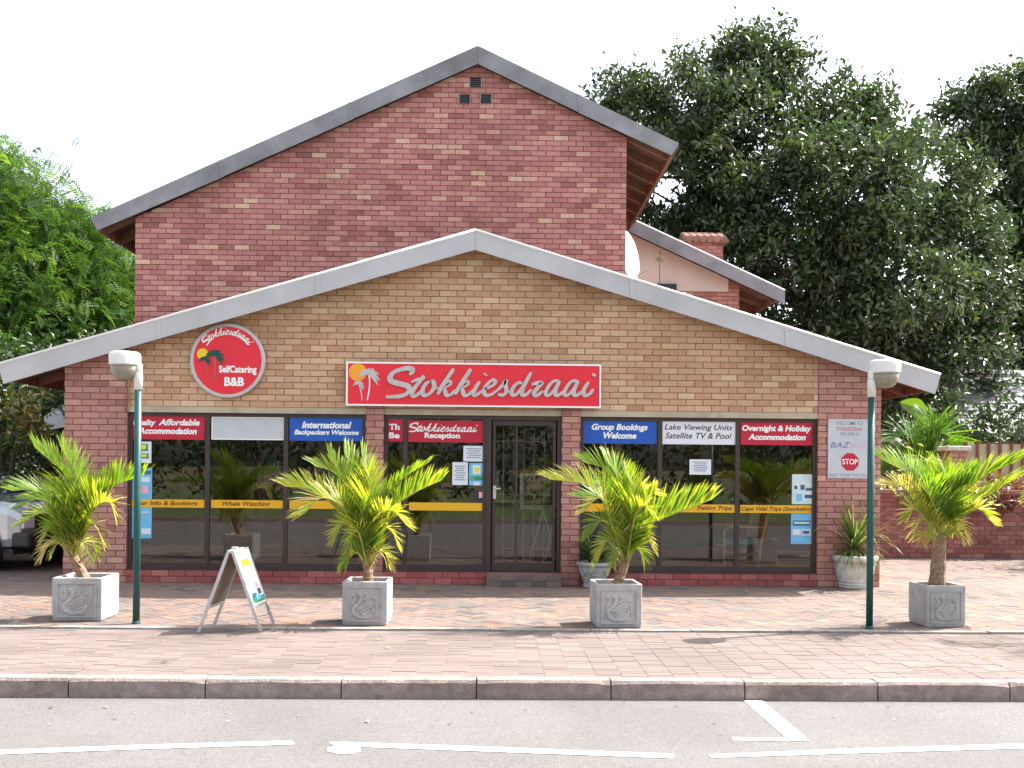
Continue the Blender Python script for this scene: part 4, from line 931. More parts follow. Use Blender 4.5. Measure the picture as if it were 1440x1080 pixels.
palm(PL[1][0], Y1, .40, PY(103, 782, Y1).z, [
    pf(Y1, (104, 705, .05), (92, 668, .05), (48, 628, 0), l=.28, t=.38, up=.5, n=40), pf(Y1, (106, 715, .1), (108, 670, .12), (84, 626, .1), l=.26, t=.42, up=.5, n=38), pf(Y1, (128, 715, .1), (160, 684, .15), (201, 669, .1), l=.27, t=.3, up=.8, n=36),
    pf(Y1, (80, 722, -.1), (45, 705, -.2), (2, 716, -.25), l=.24, t=.3, up=.3, n=32, droop=.6), pf(Y1, (130, 725, -.1), (160, 710, -.2), (183, 738, -.3), l=.23, t=.62, up=.4, n=30, droop=.6, y=.5),
    pf(Y1, (78, 735, -.15), (50, 728, -.3), (8, 745, -.4), l=.22, t=.45, up=.2, n=30, droop=.7), pf(Y1, (110, 700, .2), (125, 680, .45), (118, 668, .7), l=.24, t=.35, n=30),
    pf(Y1, (125, 745, -.1), (140, 750, -.2), (158, 782, -.25), l=.18, t=.7, n=18, droop=.6, up=.2), pf(Y1, (90, 745, -.1), (65, 752, -.15), (48, 775, -.2), l=.18, t=.6, n=20, droop=.6, up=.2), pf(Y1, (85, 715, .2), (50, 690, .35), (15, 690, .5), l=.24, t=.3, n=30, up=.5)],
    'green potted palm in the planter left of the left lamp post', 11, lean=(PY(103, 752, Y1).x-PL[1][0], 0))
Y2 = PL[2][1]
palm(PL[2][0], Y2, .40, PY(512, 796, Y2).z, [
    pf(Y2, (508, 715, .05), (500, 672, .08), (484, 636, .05), l=.29, t=.36, up=.5, n=42), pf(Y2, (515, 720, .1), (518, 678, .12), (508, 636, .08), l=.27, t=.4, up=.5, n=38), pf(Y2, (500, 718, .12), (482, 675, .15), (462, 640, .15), l=.26, t=.35, up=.5, n=38), pf(Y2, (478, 722, -.05), (440, 690, -.05), (402, 684, -.1), l=.28, t=.52, up=.75, n=38, y=.35, droop=.45),
    pf(Y2, (495, 700, .15), (470, 665, .2), (442, 655, .2), l=.25, t=.42, n=34, up=.6), pf(Y2, (535, 715, .05), (565, 675, .05), (603, 650, 0), l=.17, t=.45, up=.35, n=34),
    pf(Y2, (545, 725, .1), (580, 695, .15), (622, 675, .15), l=.26, t=.48, up=.85, n=36, y=.5), pf(Y2, (516, 720, -.15), (522, 690, -.28), (516, 664, -.35), l=.27, t=.62, n=36, up=.5),
    pf(Y2, (490, 725, -.15), (455, 700, -.3), (428, 722, -.4), l=.25, t=.68, n=34, up=.5, y=.3), pf(Y2, (530, 740, -.12), (555, 722, -.25), (590, 745, -.35), l=.24, t=.6, n=30, up=.5, y=.4, droop=.5),
    pf(Y2, (500, 745, -.15), (475, 745, -.3), (455, 772, -.4), l=.2, t=.55, n=24, up=.3, droop=.6), pf(Y2, (535, 750, -.1), (555, 755, -.2), (572, 782, -.25), l=.18, t=.7, n=18, up=.2, droop=.6), pf(Y2, (505, 755, -.2), (492, 760, -.3), (482, 785, -.35), l=.18, t=.5, n=18, up=.2, droop=.6)],
    'full bushy potted palm with upright fronds just right of the sandwich board', 12)
Y3 = PL[3][1]
palm(PL[3][0], Y3, .40, PY(878, 792, Y3).z, [
    pf(Y3, (860, 715, -.05), (825, 682, -.1), (772, 674, -.15), l=.25, t=.55, up=.55, n=40, y=.4), pf(Y3, (870, 700, .1), (855, 662, .12), (822, 650, .1), l=.27, t=.36, up=.6, n=40),
    pf(Y3, (874, 710, .1), (868, 672, .12), (850, 644, .1), l=.26, t=.38, up=.5, n=38), pf(Y3, (905, 745, 0), (950, 722, 0), (1000, 703, 0), l=.29, t=.42, up=1.0, n=42, y=.4), pf(Y3, (892, 715, .1), (900, 685, .15), (938, 690, .1), l=.24, t=.8, up=.5, n=30, droop=.5),
    pf(Y3, (858, 735, -.2), (838, 702, -.3), (800, 722, -.4), l=.22, t=.75, up=.4, n=30, droop=.55), pf(Y3, (885, 720, -.15), (890, 690, -.25), (880, 665, -.3), l=.24, t=.5, n=34, up=.5),
    pf(Y3, (860, 745, -.15), (838, 740, -.25), (812, 765, -.3), l=.22, t=.3, n=26, up=.3, droop=.5), pf(Y3, (868, 725, .2), (845, 700, .4), (815, 700, .55), l=.24, t=.25, n=30),
    pf(Y3, (895, 755, -.12), (912, 760, -.2), (930, 790, -.25), l=.18, t=.8, n=18, up=.2, droop=.6), pf(Y3, (865, 765, -.1), (848, 772, -.2), (832, 800, -.25), l=.18, t=.6, n=20, up=.2, droop=.6), pf(Y3, (892, 735, -.2), (908, 715, -.4), (930, 728, -.55), l=.22, t=.55, n=28, up=.4, droop=.5)],
    'yellow green potted palm leaning right in front of the small grey urn', 13, lean=(PY(880, 768, Y3).x-PL[3][0], 0))
Y4 = PL[4][1]
palm(PL[4][0], Y4, .39, PY(1322, 752, Y4).z, [
    pf(Y4, (1308, 715, 0), (1285, 672, 0), (1238, 645, 0), l=.27, t=.36, up=.5, n=40), pf(Y4, (1300, 725, -.1), (1262, 690, -.2), (1208, 684, -.25), l=.26, t=.78, up=.3, n=36, droop=.55, y=.2),
    pf(Y4, (1342, 710, .05), (1380, 672, .05), (1434, 647, .05), l=.24, t=.38, up=.6, n=40), pf(Y4, (1350, 720, .1), (1400, 690, .15), (1446, 664, .2), l=.30, t=.56, up=.3, n=40, droop=.35, y=.3),
    pf(Y4, (1328, 712, -.1), (1336, 685, -.2), (1330, 668, -.25), l=.26, t=.36, n=36, up=.5), pf(Y4, (1350, 735, -.1), (1382, 725, -.2), (1418, 752, -.25), l=.2, t=.72, n=26, up=.3, droop=.6, y=.3),
    pf(Y4, (1305, 738, -.15), (1282, 725, -.3), (1262, 745, -.4), l=.22, t=.66, n=28, up=.3, droop=.6, y=.3), pf(Y4, (1320, 708, .2), (1345, 675, .4), (1360, 690, .6), l=.25, t=.68, n=30, up=.5, y=.3), pf(Y4, (1302, 758, -.1), (1292, 770, -.15), (1289, 795, -.2), l=.14, t=.85, n=14, up=.1, droop=.6),
    pf(Y4, (1342, 752, -.1), (1352, 762, -.15), (1362, 785, -.2), l=.14, t=.8, n=14, up=.1, droop=.6), pf(Y4, (1315, 715, -.2), (1305, 690, -.38), (1322, 680, -.5), l=.22, t=.3, n=28)],
    'potted palm with tall bare trunk right of the right lamp post', 14, lean=(PY(1322, 752, Y4).x-PL[4][0], 0), trunk_r=.065)
x5, y5 = PL[5]
palm(x5, y5, .40, .95, [([Vector((x5+.35*math.cos(a)*r_, y5+.35*math.sin(a)*r_, 1.35+.2*r_)), Vector((x5+.85*math.cos(a)*r_, y5+.85*math.sin(a)*r_, 1.65)), Vector((x5+1.15*math.cos(a)*r_, y5+1.15*math.sin(a)*r_, 1.35))], dict(l=.26, t=.45, n=36)) for a, r_ in ((.3, 1), (1.2, .9), (2.1, 1), (3.0, 1), (3.9, .9), (4.7, 1), (5.5, .95))],
     'potted palm past the right edge of the photograph', 15)
# ------------------------------------------------------------ sandwich board
fl, fr_, bl, br_ = PG(279, 889), PG(367, 888), PG(298, 878.5), PG(389, 880)
apz = .775
def lerp(a, c, t): return a+(c-a)*t
tf_ = (fl+fr_)/2+Vector((0, 0, apz)); tb_ = (bl+br_)/2+Vector((0, 0, apz))
sb = thing('sandwich_board', 'white folding sandwich board with pictures standing on the paving by the left lamp post', 'sandwich board', (fl+fr_+bl+br_)/4)
for f0, b0, dx, nm in ((fl, bl, -1, 'back'), (fr_, br_, 1, 'front')):
    dd = ((bl-fl)+(br_-fr_))/2; ta = tf_+Vector((dx*.015, 0, 0)); tb = ta+dd; b0 = f0+dd
    b = MB()
    for g, tt in ((f0, ta), (b0, tb)): b.bar(g, tt, .028, .022, (0, 1, 0))
    for s in (.30, .985): b.bar(lerp(f0, ta, s), lerp(b0, tb, s), .02, .026)
    leafo = b.build('leaf_frame', 'alu', sb)
    n_ = (tb-ta).cross(f0-ta); n_ = n_.normalized()*(1 if n_.x*dx > 0 else -1)
    def qd(s0, s1, u0, u1, off):
        c = lambda s, u_: lerp(lerp(f0, ta, s), lerp(b0, tb, s), u_)+n_*off
        return [c(s0, u0), c(s0, u1), c(s1, u1), c(s1, u0)]
    def slab(s0, s1, u0, u1, o0, o1, m, nmm):
        a_ = qd(s0, s1, u0, u1, o0); c_ = qd(s0, s1, u0, u1, o1); b = MB()
        b.add(a_+c_, [(0, 1, 2, 3), (7, 6, 5, 4)]+[(i, i+4, (i+1) % 4+4, (i+1) % 4) for i in range(4)]); return b.build(nmm, m, leafo)
    slab(.305, .98, .04, .96, .002, .010, 'board_back', 'backing'); slab(.31, .975, .045, .955, .0105, .013, 'board_face', 'poster')
    if dx > 0:
        for i, (s0, s1, u0, u1, m) in enumerate(((.78, .87, .18, .75, 'logo_yellow'), (.60, .66, .4, .62, 'ink_pink'), (.52, .60, .25, .45, 'ink_pink'), (.50, .57, .55, .8, 'ink_pink'), (.33, .40, .1, .95, 'ink_green'), (.40, .45, .15, .5, 'ink'), (.42, .49, .6, .85, 'ink'), (.36, .42, .4, .7, 'poster_blue'), (.68, .72, .3, .7, 'poster_pale'))):
            slab(s0, s1, u0, u1, .0132+.0002*i, .0137+.0002*i, m, 'print')
b = MB(); b.tube([lerp(fr_, tf_, .18), (lerp(fr_, tf_, .1)+lerp(br_, tb_, .3))/2+Vector((.05, 0, -.02)), lerp(br_, tb_, .27)], .003, 5); b.build('cord', 'dark', sb)
b = MB(); b.bar(tf_+Vector((0, .12, .01)), tf_+Vector((0, .2, .01)), .05, .02); b.build('hinge', 'alu', sb)
# ------------------------------------------------------------ urns and their plants
def strap_plant(name, label, cx, cy, z0, n, L, seed, m='strap_leaf', w=.016, spread=1.0, droop=1.0, updir=.9, stem=.0, cat='plant'):
    rg = random.Random(seed); t = thing(name, label, cat, (cx, cy, z0)); mb = MB()
    for i in range(n):
        a = rg.uniform(0, 6.283); e = rg.uniform(.15, 1.0); l_ = L*rg.uniform(.6, 1.1)
        d = Vector((math.cos(a)*spread*(1-e*.75), math.sin(a)*spread*(1-e*.75), updir*(.35+e))).normalized(); p = Vector((cx+rg.uniform(-.03, .03), cy+rg.uniform(-.03, .03), z0+stem+rg.uniform(-.02, .03)))
        sd = Vector((-math.sin(a), math.cos(a), 0)); vs = []; fs = []; q = p.copy(); ww = w*rg.uniform(.7, 1.2)
        for j in range(7):
            f = j/6; wd = ww*(.6, 1, 1, .9, .7, .45, .03)[j]
            vs += [q+sd*wd, q-sd*wd]; d2 = (d+Vector((0, 0, -1))*droop*f*f*1.5*(1.2-e*.6)).normalized(); q = q+d2*(l_/6)
        for j in range(6): fs.append((2*j, 2*j+1, 2*j+3, 2*j+2))
        mb.add(vs, fs, rg.random())
    mb.build('leaves', m, t)
    b = MB(); b.tube([(cx, cy, z0-.02), (cx, cy, z0+stem+.04)], [.03, .022], 8); b.build('stem', 'palm_trunk', t); return t
g = PG(1210, 829); ux, uy = g.x, g.y+.22
t = thing('urn', 'large white fluted urn at the foot of the right brick pier', 'plant pot', (ux, uy, 0))
b = MB(); b.lathe([(.20, 0), (.205, .03), (.19, .05), (.205, .08), (.235, .16), (.262, .30), (.27, .36)], (ux, uy, 0), 64, .018, 24); b.build('bowl', 'urn_white', t, smooth=True)
b = MB(); b.lathe([(.268, .355), (.295, .37), (.305, .40), (.30, .435), (.28, .445), (.25, .44), (.245, .40)], (ux, uy, 0), 48); b.build('rim', 'urn_white', t, smooth=True)
b = MB(); b.lathe([(.02, .40), (.25, .405)], (ux, uy, 0), 32); b.build('soil', 'soil', t)
for zz in (.055, .1):
    b = MB(); b.tube([(ux+(.2+zz*.1)*math.cos(k*.2618), uy+(.2+zz*.1)*math.sin(k*.2618), zz) for k in range(25)], .012, 6, cap=False); b.build('foot_ring', 'urn_white', t, smooth=True)
strap_plant('dracaena', 'spiky plant with long pale strap leaves in the white urn', ux, uy, .405, 95, .92, 3, stem=.12, w=.013, spread=1.25)
rg = random.Random(8); tr_ = strap_plant('trailing_grass', 'low trailing green plant spilling over the white urn', ux, uy, .43, 260, .50, 5, m='strap_leaf', w=.008, spread=2.4, droop=2.4, updir=.45)
g = PG(838, 828.5); vx, vy = g.x, g.y+.2
t = thing('urn', 'small grey garlanded urn beside the doorway behind a palm', 'plant pot', (vx, vy, 0))
b = MB(); b.lathe([(.15, 0), (.155, .03), (.14, .05), (.15, .08), (.195, .22), (.215, .29)], (vx, vy, 0), 40); b.build('bowl', 'urn_grey', t, smooth=True)
b = MB(); b.lathe([(.214, .285), (.24, .295), (.245, .325), (.235, .345), (.21, .345), (.205, .31)], (vx, vy, 0), 40); b.build('rim', 'urn_grey', t, smooth=True)
b = MB(); b.lathe([(.02, .315), (.206, .32)], (vx, vy, 0), 30); b.build('soil', 'soil', t)
b = MB()
for k in range(6):
    pts = []
    for j in range(9):
        f = j/8; a = 2*math.pi*(k+f)/6; zz = .255-.09*math.sin(math.pi*f); r_ = .15+(zz-.08)/.21*.064+.004; pts.append((vx+r_*math.cos(a), vy+r_*math.sin(a), zz))
    b.tube(pts, .011, 6)
b.build('garland', 'urn_grey', t, smooth=True)
strap_plant('strap_plant', 'dark green leafy plant in the small grey urn', vx, vy, .32, 90, .55, 6, m='strap_dark', w=.013, spread=1.3)
# ------------------------------------------------------------ inside the shop
FZ = .165
def chair(cx, cy, rot, label):
    t = thing('cane_chair', label, 'chair', (cx, cy, FZ)); Mx = Matrix.Translation((cx, cy, FZ)) @ Matrix.Rotation(rot, 4, 'Z'); W = lambda *p: Mx @ Vector(p)
    for sx in (-1, 1):
        b = MB(); b.tube([W(sx*.27, -.28, 0), W(sx*.27, -.28, .58), W(sx*.28, -.2, .64), W(sx*.28, .25, .62), W(sx*.25, .30, .62)], .018, 8); b.tube([W(sx*.25, .24, 0), W(sx*.25, .28, .4), W(sx*.24, .42, .98)], .018, 8)
        b.tube([W(sx*.27, -.28, .14), W(sx*.26, .26, .14)], .013, 6); b.tube([W(sx*.27, -.28, .30), W(sx*.26, 0, .20), W(sx*.25, .26, .32)], .010, 6); b.build('side_frame', 'cane', t, smooth=True)
    b = MB()
    for y, z in ((-.28, .12), (.25, .12), (-.28, .36), (.27, .36)): b.tube([W(-.26, y, z), W(.26, y, z)], .014, 6)
    for k in range(7): xx = -.2+k*.066; b.tube([W(xx, .29, .42), W(xx, .42, .96)], .008, 5)
    b.tube([W(-.24, .42, .98), W(0, .44, 1.03), W(.24, .42, .98)], .018, 8); b.build('cross_frame', 'cane', t, smooth=True)
    b = MB(); v = [W(-.24, -.26, .37), W(.24, -.26, .37), W(.24, .26, .37), W(-.24, .26, .37), W(-.24, -.26, .46), W(.24, -.26, .46), W(.24, .26, .46), W(-.24, .26, .46)]
    b.add(v, [(0, 3, 2, 1), (4, 5, 6, 7), (0, 1, 5, 4), (1, 2, 6, 5), (2, 3, 7, 6), (3, 0, 4, 7)]); b.build('cushion', 'cushion', t, bevel=.03)
q = PY(1035, 760, 14.0); chair(q.x, 14.05, R(-80), 'cane armchair with teal cushion behind the right shop window')
# easel behind the door
YE = 14.15
t = thing('easel', 'easel holding a framed board just inside the door', 'easel', (PY(757, 790, YE).x, YE, FZ))
x0, x1, z0, z1 = pxbox(731, 782, 665.5, 716, YE)
b = MB(); b.box(x0+.04, x1-.04, YE, YE+.01, z0+.04, z1-.04); b.build('board', 'wood', t)
b = MB(); b.box(x0, x1, YE-.012, YE+.012, z1-.04, z1); b.box(x0, x1, YE-.012, YE+.012, z0, z0+.06); b.box(x0, x0+.045, YE-.012, YE+.012, z0+.06, z1-.04); b.box(x1-.045, x1, YE-.012, YE+.012, z0+.06, z1-.04); b.build('frame', 'alu', t)
for a_, c_ in (((772, 690), (741, 793)), ((781, 722), (764, 793)), ((760, 700), (785, 793))):
    p_ = PY(*a_, YE+.03); q_ = PY(*c_, YE+.06); q_.z = FZ; b = MB(); b.bar(p_, q_, .022, .02, (0, 1, 0)); b.build('leg', 'alu', t)
# counter, shelves with brochures, window bench
t = thing('reception_counter', 'dark wooden reception counter inside behind the door', 'counter', (-.3, 17.2, FZ))
b = MB(); b.box(-1.2, .6, 17.0, 17.5, FZ, 1.15); b.build('body', 'wood', t); b = MB(); b.box(-1.28, .68, 16.92, 17.58, 1.15, 1.2); b.build('top', 'timber', t)
def rack(x0, x1, y, z1, label, nsh, seed):
    rg = random.Random(seed); t = thing('brochure_rack', label, 'rack', ((x0+x1)/2, y, FZ)); b = MB(); b.box(x0, x1, y+.2, y+.22, FZ, z1); b.box(x0, x0+.02, y, y+.2, FZ, z1); b.box(x1-.02, x1, y, y+.2, FZ, z1); b.build('case', 'wood', t)
    for i in range(nsh):
        z = FZ+.25+(z1-FZ-.3)*i/nsh; b = MB(); b.box(x0+.02, x1-.02, y, y+.2, z, z+.02); b.build('shelf', 'wood', t); x = x0+.05
        while x < x1-.15:
            w_ = rg.uniform(.09, .12); b = MB(); b.box(x, x+w_, y+.05, y+.06, z+.02, z+rg.uniform(.18, .23)); b.build('brochure', rg.choice(['paper', 'poster_blue', 'ink_green', 'panel_red', 'band_yellow', 'poster_pale', 'ink', 'board_back']), t); x += w_+rg.uniform(.01, .06)
rack(.0, .95, 18.2, 2.3, 'tall brochure rack seen through the door', 6, 1); rack(1.6, 2.9, 18.2, 2.1, 'wide brochure rack deep inside behind the right window', 5, 2); rack(-4.3, -3.2, 18.2, 1.9, 'brochure rack deep inside behind the left window', 5, 3)
b = MB(); b.box(-4.9, -2.0, 16.2, 16.6, FZ, 1.0); b.box(-4.95, -1.95, 16.15, 16.65, 1.0, 1.04); o = b.build('display_table', 'wood'); tag(o, 'long dark display table inside behind the left shop window', 'table')
# ------------------------------------------------------------ foliage
def leafcloud(name, blobs, per, size, m, parent, seed, aspect=.42, clump=.45, upb=.35, shell=.5, feather=0, kind=None, sub=0):
    """blobs: (x,y,z,rx,ry,rz). leaves in clumps over each blob's outer volume"""
    rg = np.random.default_rng(seed); P = []; O = []; TN = []
    for bl_ in blobs:
        c = np.array(bl_[:3]); r = np.array(bl_[3:6]); rm = float(np.cbrt(r.prod()))
        nc = max(4, int(per*rm*rm*4.2)); d = rg.normal(size=(nc, 3)); d /= np.linalg.norm(d, axis=1)[:, None]
        rad = (shell+(1-shell)*rg.random(nc)**.6)*rg.uniform(.86, 1.10, nc)
        cc_ = c+d*r*rad[:, None]
        if sub:
            sb_ = rg.normal(size=(sub, 3)); sb_ /= np.linalg.norm(sb_, axis=1)[:, None]; sc = c+sb_*r*rg.uniform(.62, .95, sub)[:, None]; sr = rm*rg.uniform(.26, .44, sub)
            ns = int(nc*.8); pick_ = rg.integers(0, sub, ns); dd_ = rg.normal(size=(ns, 3)); dd_[:, 2] += .35; dd_ /= np.linalg.norm(dd_, axis=1)[:, None]
            cc_[:ns] = sc[pick_]+dd_*(sr[pick_]*rg.uniform(.55, 1.05, ns))[:, None]; d[:ns] = dd_*.7+sb_[pick_]*.5
        nl = 34; off = rg.normal(size=(nc, nl, 3))*clump*.5; off[..., 2] *= .75
        p = cc_[:, None, :]+off; P.append(p.reshape(-1, 3)); O.append(np.repeat(d, nl, 0)); TN.append((np.repeat(rg.random(nc), nl)*.55+rg.random(nc*nl)*.45))
    P = np.concatenate(P); O = np.concatenate(O); TN = np.concatenate(TN); keep = P[:, 2] > .03; P = P[keep]; O = O[keep]; TN = TN[keep]; n = len(P)
    ax = O*.6+rg.normal(size=(n, 3))*.7; ax[:, 2] -= .15; ax /= np.linalg.norm(ax, axis=1)[:, None]
    nv = rg.normal(size=(n, 3)); nv[:, 2] += upb*2.2; sd = np.cross(ax, nv); sd /= np.linalg.norm(sd, axis=1)[:, None]+1e-9; nn = np.cross(sd, ax)
    s = size*rg.uniform(.65, 1.25, n)[:, None]
    if not feather:
        V = np.stack([P-ax*s*.5, P+sd*s*aspect*.5+nn*s*.10, P+ax*s*.5-nn*s*.08, P-sd*s*aspect*.5+nn*s*.10], 1).reshape(-1, 3)
        k = np.arange(n)[:, None]*4; T = np.concatenate([k+[0, 2, 1], k+[0, 3, 2]], 1).reshape(-1, 3); tn = np.repeat(TN, 2)
    else:
        Vs = []; Ts = []; base = 0
        for j in range(feather):
            f = (j+.5)/feather; q = P+ax*s*(f-.5)-nn*s*(.35*f*f)
            for sg in (-1, 1):
                dr = sd*sg*.9+ax*.45; ll_ = s*.34*math.sin(math.pi*(.15+.8*f)); wv = ax*s*.045
                a_ = q; b_ = q+dr*ll_*.5+wv; c_ = q+dr*ll_; d_ = q+dr*ll_*.5-wv
                Vs.append(np.stack([a_, b_, c_, d_], 1).reshape(-1, 3)); k = base+np.arange(n)[:, None]*4; Ts.append((k+[0, 1, 2, 3])); base += 4*n
        V = np.concatenate(Vs); T = np.concatenate(Ts); tn = np.tile(TN, 2*feather)
    me = fastmesh(name, V, T, tn, m); o = bpy.data.objects.new(name, me); return fin(o, parent, 0, kind)
def pblob(px, py, r, Y, dy=0, sq=1.0, dep=1.0):
    c = PY(px, py, Y+dy); k = (Y+dy)/F; return (c.x, c.y, c.z, r*k, r*k*dep, r*k*sq)
def tree(name, label, base, blobs, per, size, m, seed, cat='tree', trunk=.3, group=None, **kw):
    t = thing(name, label, cat, base, group); rg = random.Random(seed); base = Vector(base)
    b = MB(); cen = Vector([sum(q[i] for q in blobs)/len(blobs) for i in range(3)]); fork = base.lerp(Vector((cen.x*.3+base.x*.7, cen.y*.3+base.y*.7, max(base.z+1, cen.z*.5))), 1)
    b.tube([base-Vector((0, 0, .1)), base.lerp(fork, .5)+Vector((rg.uniform(-.15, .15), 0, 0)), fork], [trunk*1.25, trunk, trunk*.8], 10)
    for q in blobs:
        e = Vector(q[:3]); m_ = fork.lerp(e, .5)+Vector((rg.uniform(-.4, .4), rg.uniform(-.4, .4), .3)); b.tube([fork-Vector((0, 0, .1)), m_, e], [trunk*.5, trunk*.3, trunk*.1], 7)
        for k in range(4):
            d = Vector((rg.gauss(0, 1), rg.gauss(0, 1), rg.gauss(.3, 1))).normalized(); b.tube([m_.lerp(e, .6), e.lerp(e+Vector((d.x*q[3], d.y*q[4], d.z*q[5])), .8)], [trunk*.14, trunk*.04], 5)
    b.build('trunk', 'bark', t, smooth=True)
    leafcloud('crown', blobs, per, size, m, t, seed, **kw); return t
YT = 27
big = [pblob(895, 185, 78, YT, 1), pblob(985, 140, 78, YT, 0), pblob(1048, 100, 62, YT, 0), pblob(1110, 140, 70, YT, .5), pblob(1175, 165, 72, YT, 0), pblob(1235, 190, 62, YT, 0), pblob(1290, 260, 80, YT, -.5),
       pblob(1340, 330, 78, YT, -.5), pblob(1370, 430, 70, YT, -.5), pblob(1050, 230, 105, YT, -1), pblob(1180, 290, 115, YT, -1.5), pblob(950, 270, 95, YT, 0), pblob(1090, 370, 110, YT, -1), pblob(1250, 400, 115, YT, -2),
       pblob(1180, 470, 100, YT, -1), pblob(1300, 500, 95, YT, -1), pblob(1370, 530, 60, YT, 0), pblob(1010, 340, 90, YT, .5), pblob(1120, 520, 90, YT, 1), pblob(1240, 545, 60, YT, 1)]
tree('shade_tree', 'huge dark green glossy leaved tree towering behind the right roof slope', (PY(1250, 600, YT+1).x, YT+1, 0), big, 14, .21, 'tree_leaf', 21, trunk=.4, clump=.42, shell=.4, upb=.5, sub=16)
YT2 = 31
tree('shade_tree', 'dark tree crown at the far right edge behind the big tree', (PY(1440, 600, YT2).x, YT2, 0), [pblob(1350, 195, 62, YT2), pblob(1415, 160, 62, YT2), pblob(1480, 190, 90, YT2), pblob(1420, 260, 95, YT2), pblob(1490, 340, 110, YT2), pblob(1410, 380, 85, YT2), pblob(1450, 470, 95, YT2), pblob(1510, 470, 90, YT2), pblob(1400, 480, 80, YT2, 1), pblob(1470, 560, 60, YT2, 1.5)], 11, .24, 'tree_leaf', 22, trunk=.4, clump=.46, sub=16, shell=.4)
YT3 = 22.5
tree('feathery_tree', 'bright green feathery leaved tree rising at the left edge behind the house', (PY(-40, 600, YT3).x, YT3, 0), [pblob(-60, 290, 95, YT3), pblob(15, 300, 80, YT3), pblob(70, 330, 70, YT3, 0, .8), pblob(115, 370, 62, YT3, .3, .7), pblob(150, 425, 60, YT3, .5, .8), pblob(60, 410, 85, YT3, -.5, .8), pblob(-20, 420, 90, YT3, -.5), pblob(100, 480, 75, YT3, 0, .8), pblob(20, 500, 70, YT3, -.3, .7), pblob(170, 370, 40, YT3, 1.5, .7), pblob(175, 440, 45, YT3, .8, .8), pblob(130, 450, 60, YT3, 0, .8), pblob(180, 400, 40, YT3, 1, .8), pblob(30, 360, 80, YT3, -.5, .8), pblob(60, 470, 70, YT3, -.8, .8), pblob(150, 480, 60, YT3, -.3, .7), pblob(10, 440, 70, YT3, -1, .8)], 7.5, .38, 'feather_leaf', 23, trunk=.28, clump=.75, feather=8, upb=.9, shell=.5, sub=12)
# trees out of frame on the right whose shade falls on the paving
tree('shade_tree', 'leafy tree standing past the right edge of the photograph', (13.6, 17.4, 0), [(13.2, 17.4, 4.2, 1.7, 1.6, 1.3), (12.0, 16.9, 3.6, 1.2, 1.2, .9), (14.6, 17.8, 4.4, 1.5, 1.5, 1.2)], 4.0, .16, 'dark_leaf', 24, trunk=.16)
# trees and hedge across the road, mirrored in the glass
for i, (x, y, s_) in enumerate(((-9, -12, 1.1), (-3.5, -14, 1.0), (2.5, -13, 1.2), (8.5, -12, 1.0), (14, -14, 1.2), (-15, -13, 1.2))):
    rg = random.Random(90+i)
    tree('roadside_tree', ['tree across the road opposite the left shop window', 'tree across the road opposite the left window edge', 'tree across the road opposite the door', 'tree across the road opposite the right window', 'tree across the road far to the right', 'tree across the road far to the left'][i], (x, y, -.02),
         [(x+rg.uniform(-1, 1), y, 3.2*s_, 2.4*s_, 2*s_, 1.5*s_), (x-1.5, y+.5, 2.4*s_, 1.6*s_, 1.5*s_, 1.2*s_), (x+1.6, y, 2.6*s_, 1.6*s_, 1.5*s_, 1.3*s_)], 1.3, .34, 'dark_leaf', 60+i, trunk=.2, clump=.8, group='trees across the road')
b_ = thing('hedge', 'long clipped hedge across the road', 'hedge', (0, -16, -.02)); leafcloud('foliage', [(x, -16, .8, 1.4, .8, .9) for x in range(-18, 20, 2)], 1.6, .28, 'dark_leaf', b_, 70, clump=.6)
# ------------------------------------------------------------ left yard
def bush(name, label, blobs, per, size, m, seed, cat='shrub', **kw):
    c = blobs[0]; t = thing(name, label, cat, (c[0], c[1], 0)); b = MB(); rg = random.Random(seed)
    for q in blobs:
        for k in range(3): b.tube([(c[0]+rg.uniform(-.15, .15), c[1]+rg.uniform(-.1, .1), -.02), (q[0]+rg.uniform(-.5, .5)*q[3], q[1]+rg.uniform(-.5, .5)*q[4], q[2])], [.022, .008], 5)
    b.build('stem', 'bark', t); leafcloud('foliage', blobs, per, size, m, t, seed, **kw); return t
YL = 19.0
bush('hedge', 'dark overgrown hedge in the shade left of the building', [(x, YL+rnd.uniform(-.3, .3), z, 1.1, .8, 1.0) for x in (-13, -11.6, -10.2, -8.8, -7.4, -6.2) for z in (.9, 2.2, 3.0)], 11, .15, 'dark_leaf', 31, 'hedge', clump=.5)
bush('croton', 'croton shrub with yellow, red and green leaves at the left edge', [pblob(-5, 585, 48, 16.6), pblob(22, 610, 34, 16.6), pblob(5, 650, 36, 16.6, .2), pblob(-40, 640, 50, 16.6), pblob(28, 560, 24, 16.6, .3)], 8, .15, 'croton_leaf', 32, clump=.3)
bush('lime_shrub', 'lime green shrub top showing over the left end of the roof', [pblob(14, 500, 22, 19.6), pblob(-12, 500, 32, 19.6), pblob(-5, 560, 40, 19.8)], 10, .17, 'feather_leaf', 34, clump=.3)
bush('yellow_shrub', 'small yellow green shrub behind the car bonnet', [pblob(50, 700, 22, 17.5), pblob(75, 700, 20, 17.4), pblob(62, 730, 28, 17.4)], 12, .10, 'varieg_leaf', 33, clump=.2)
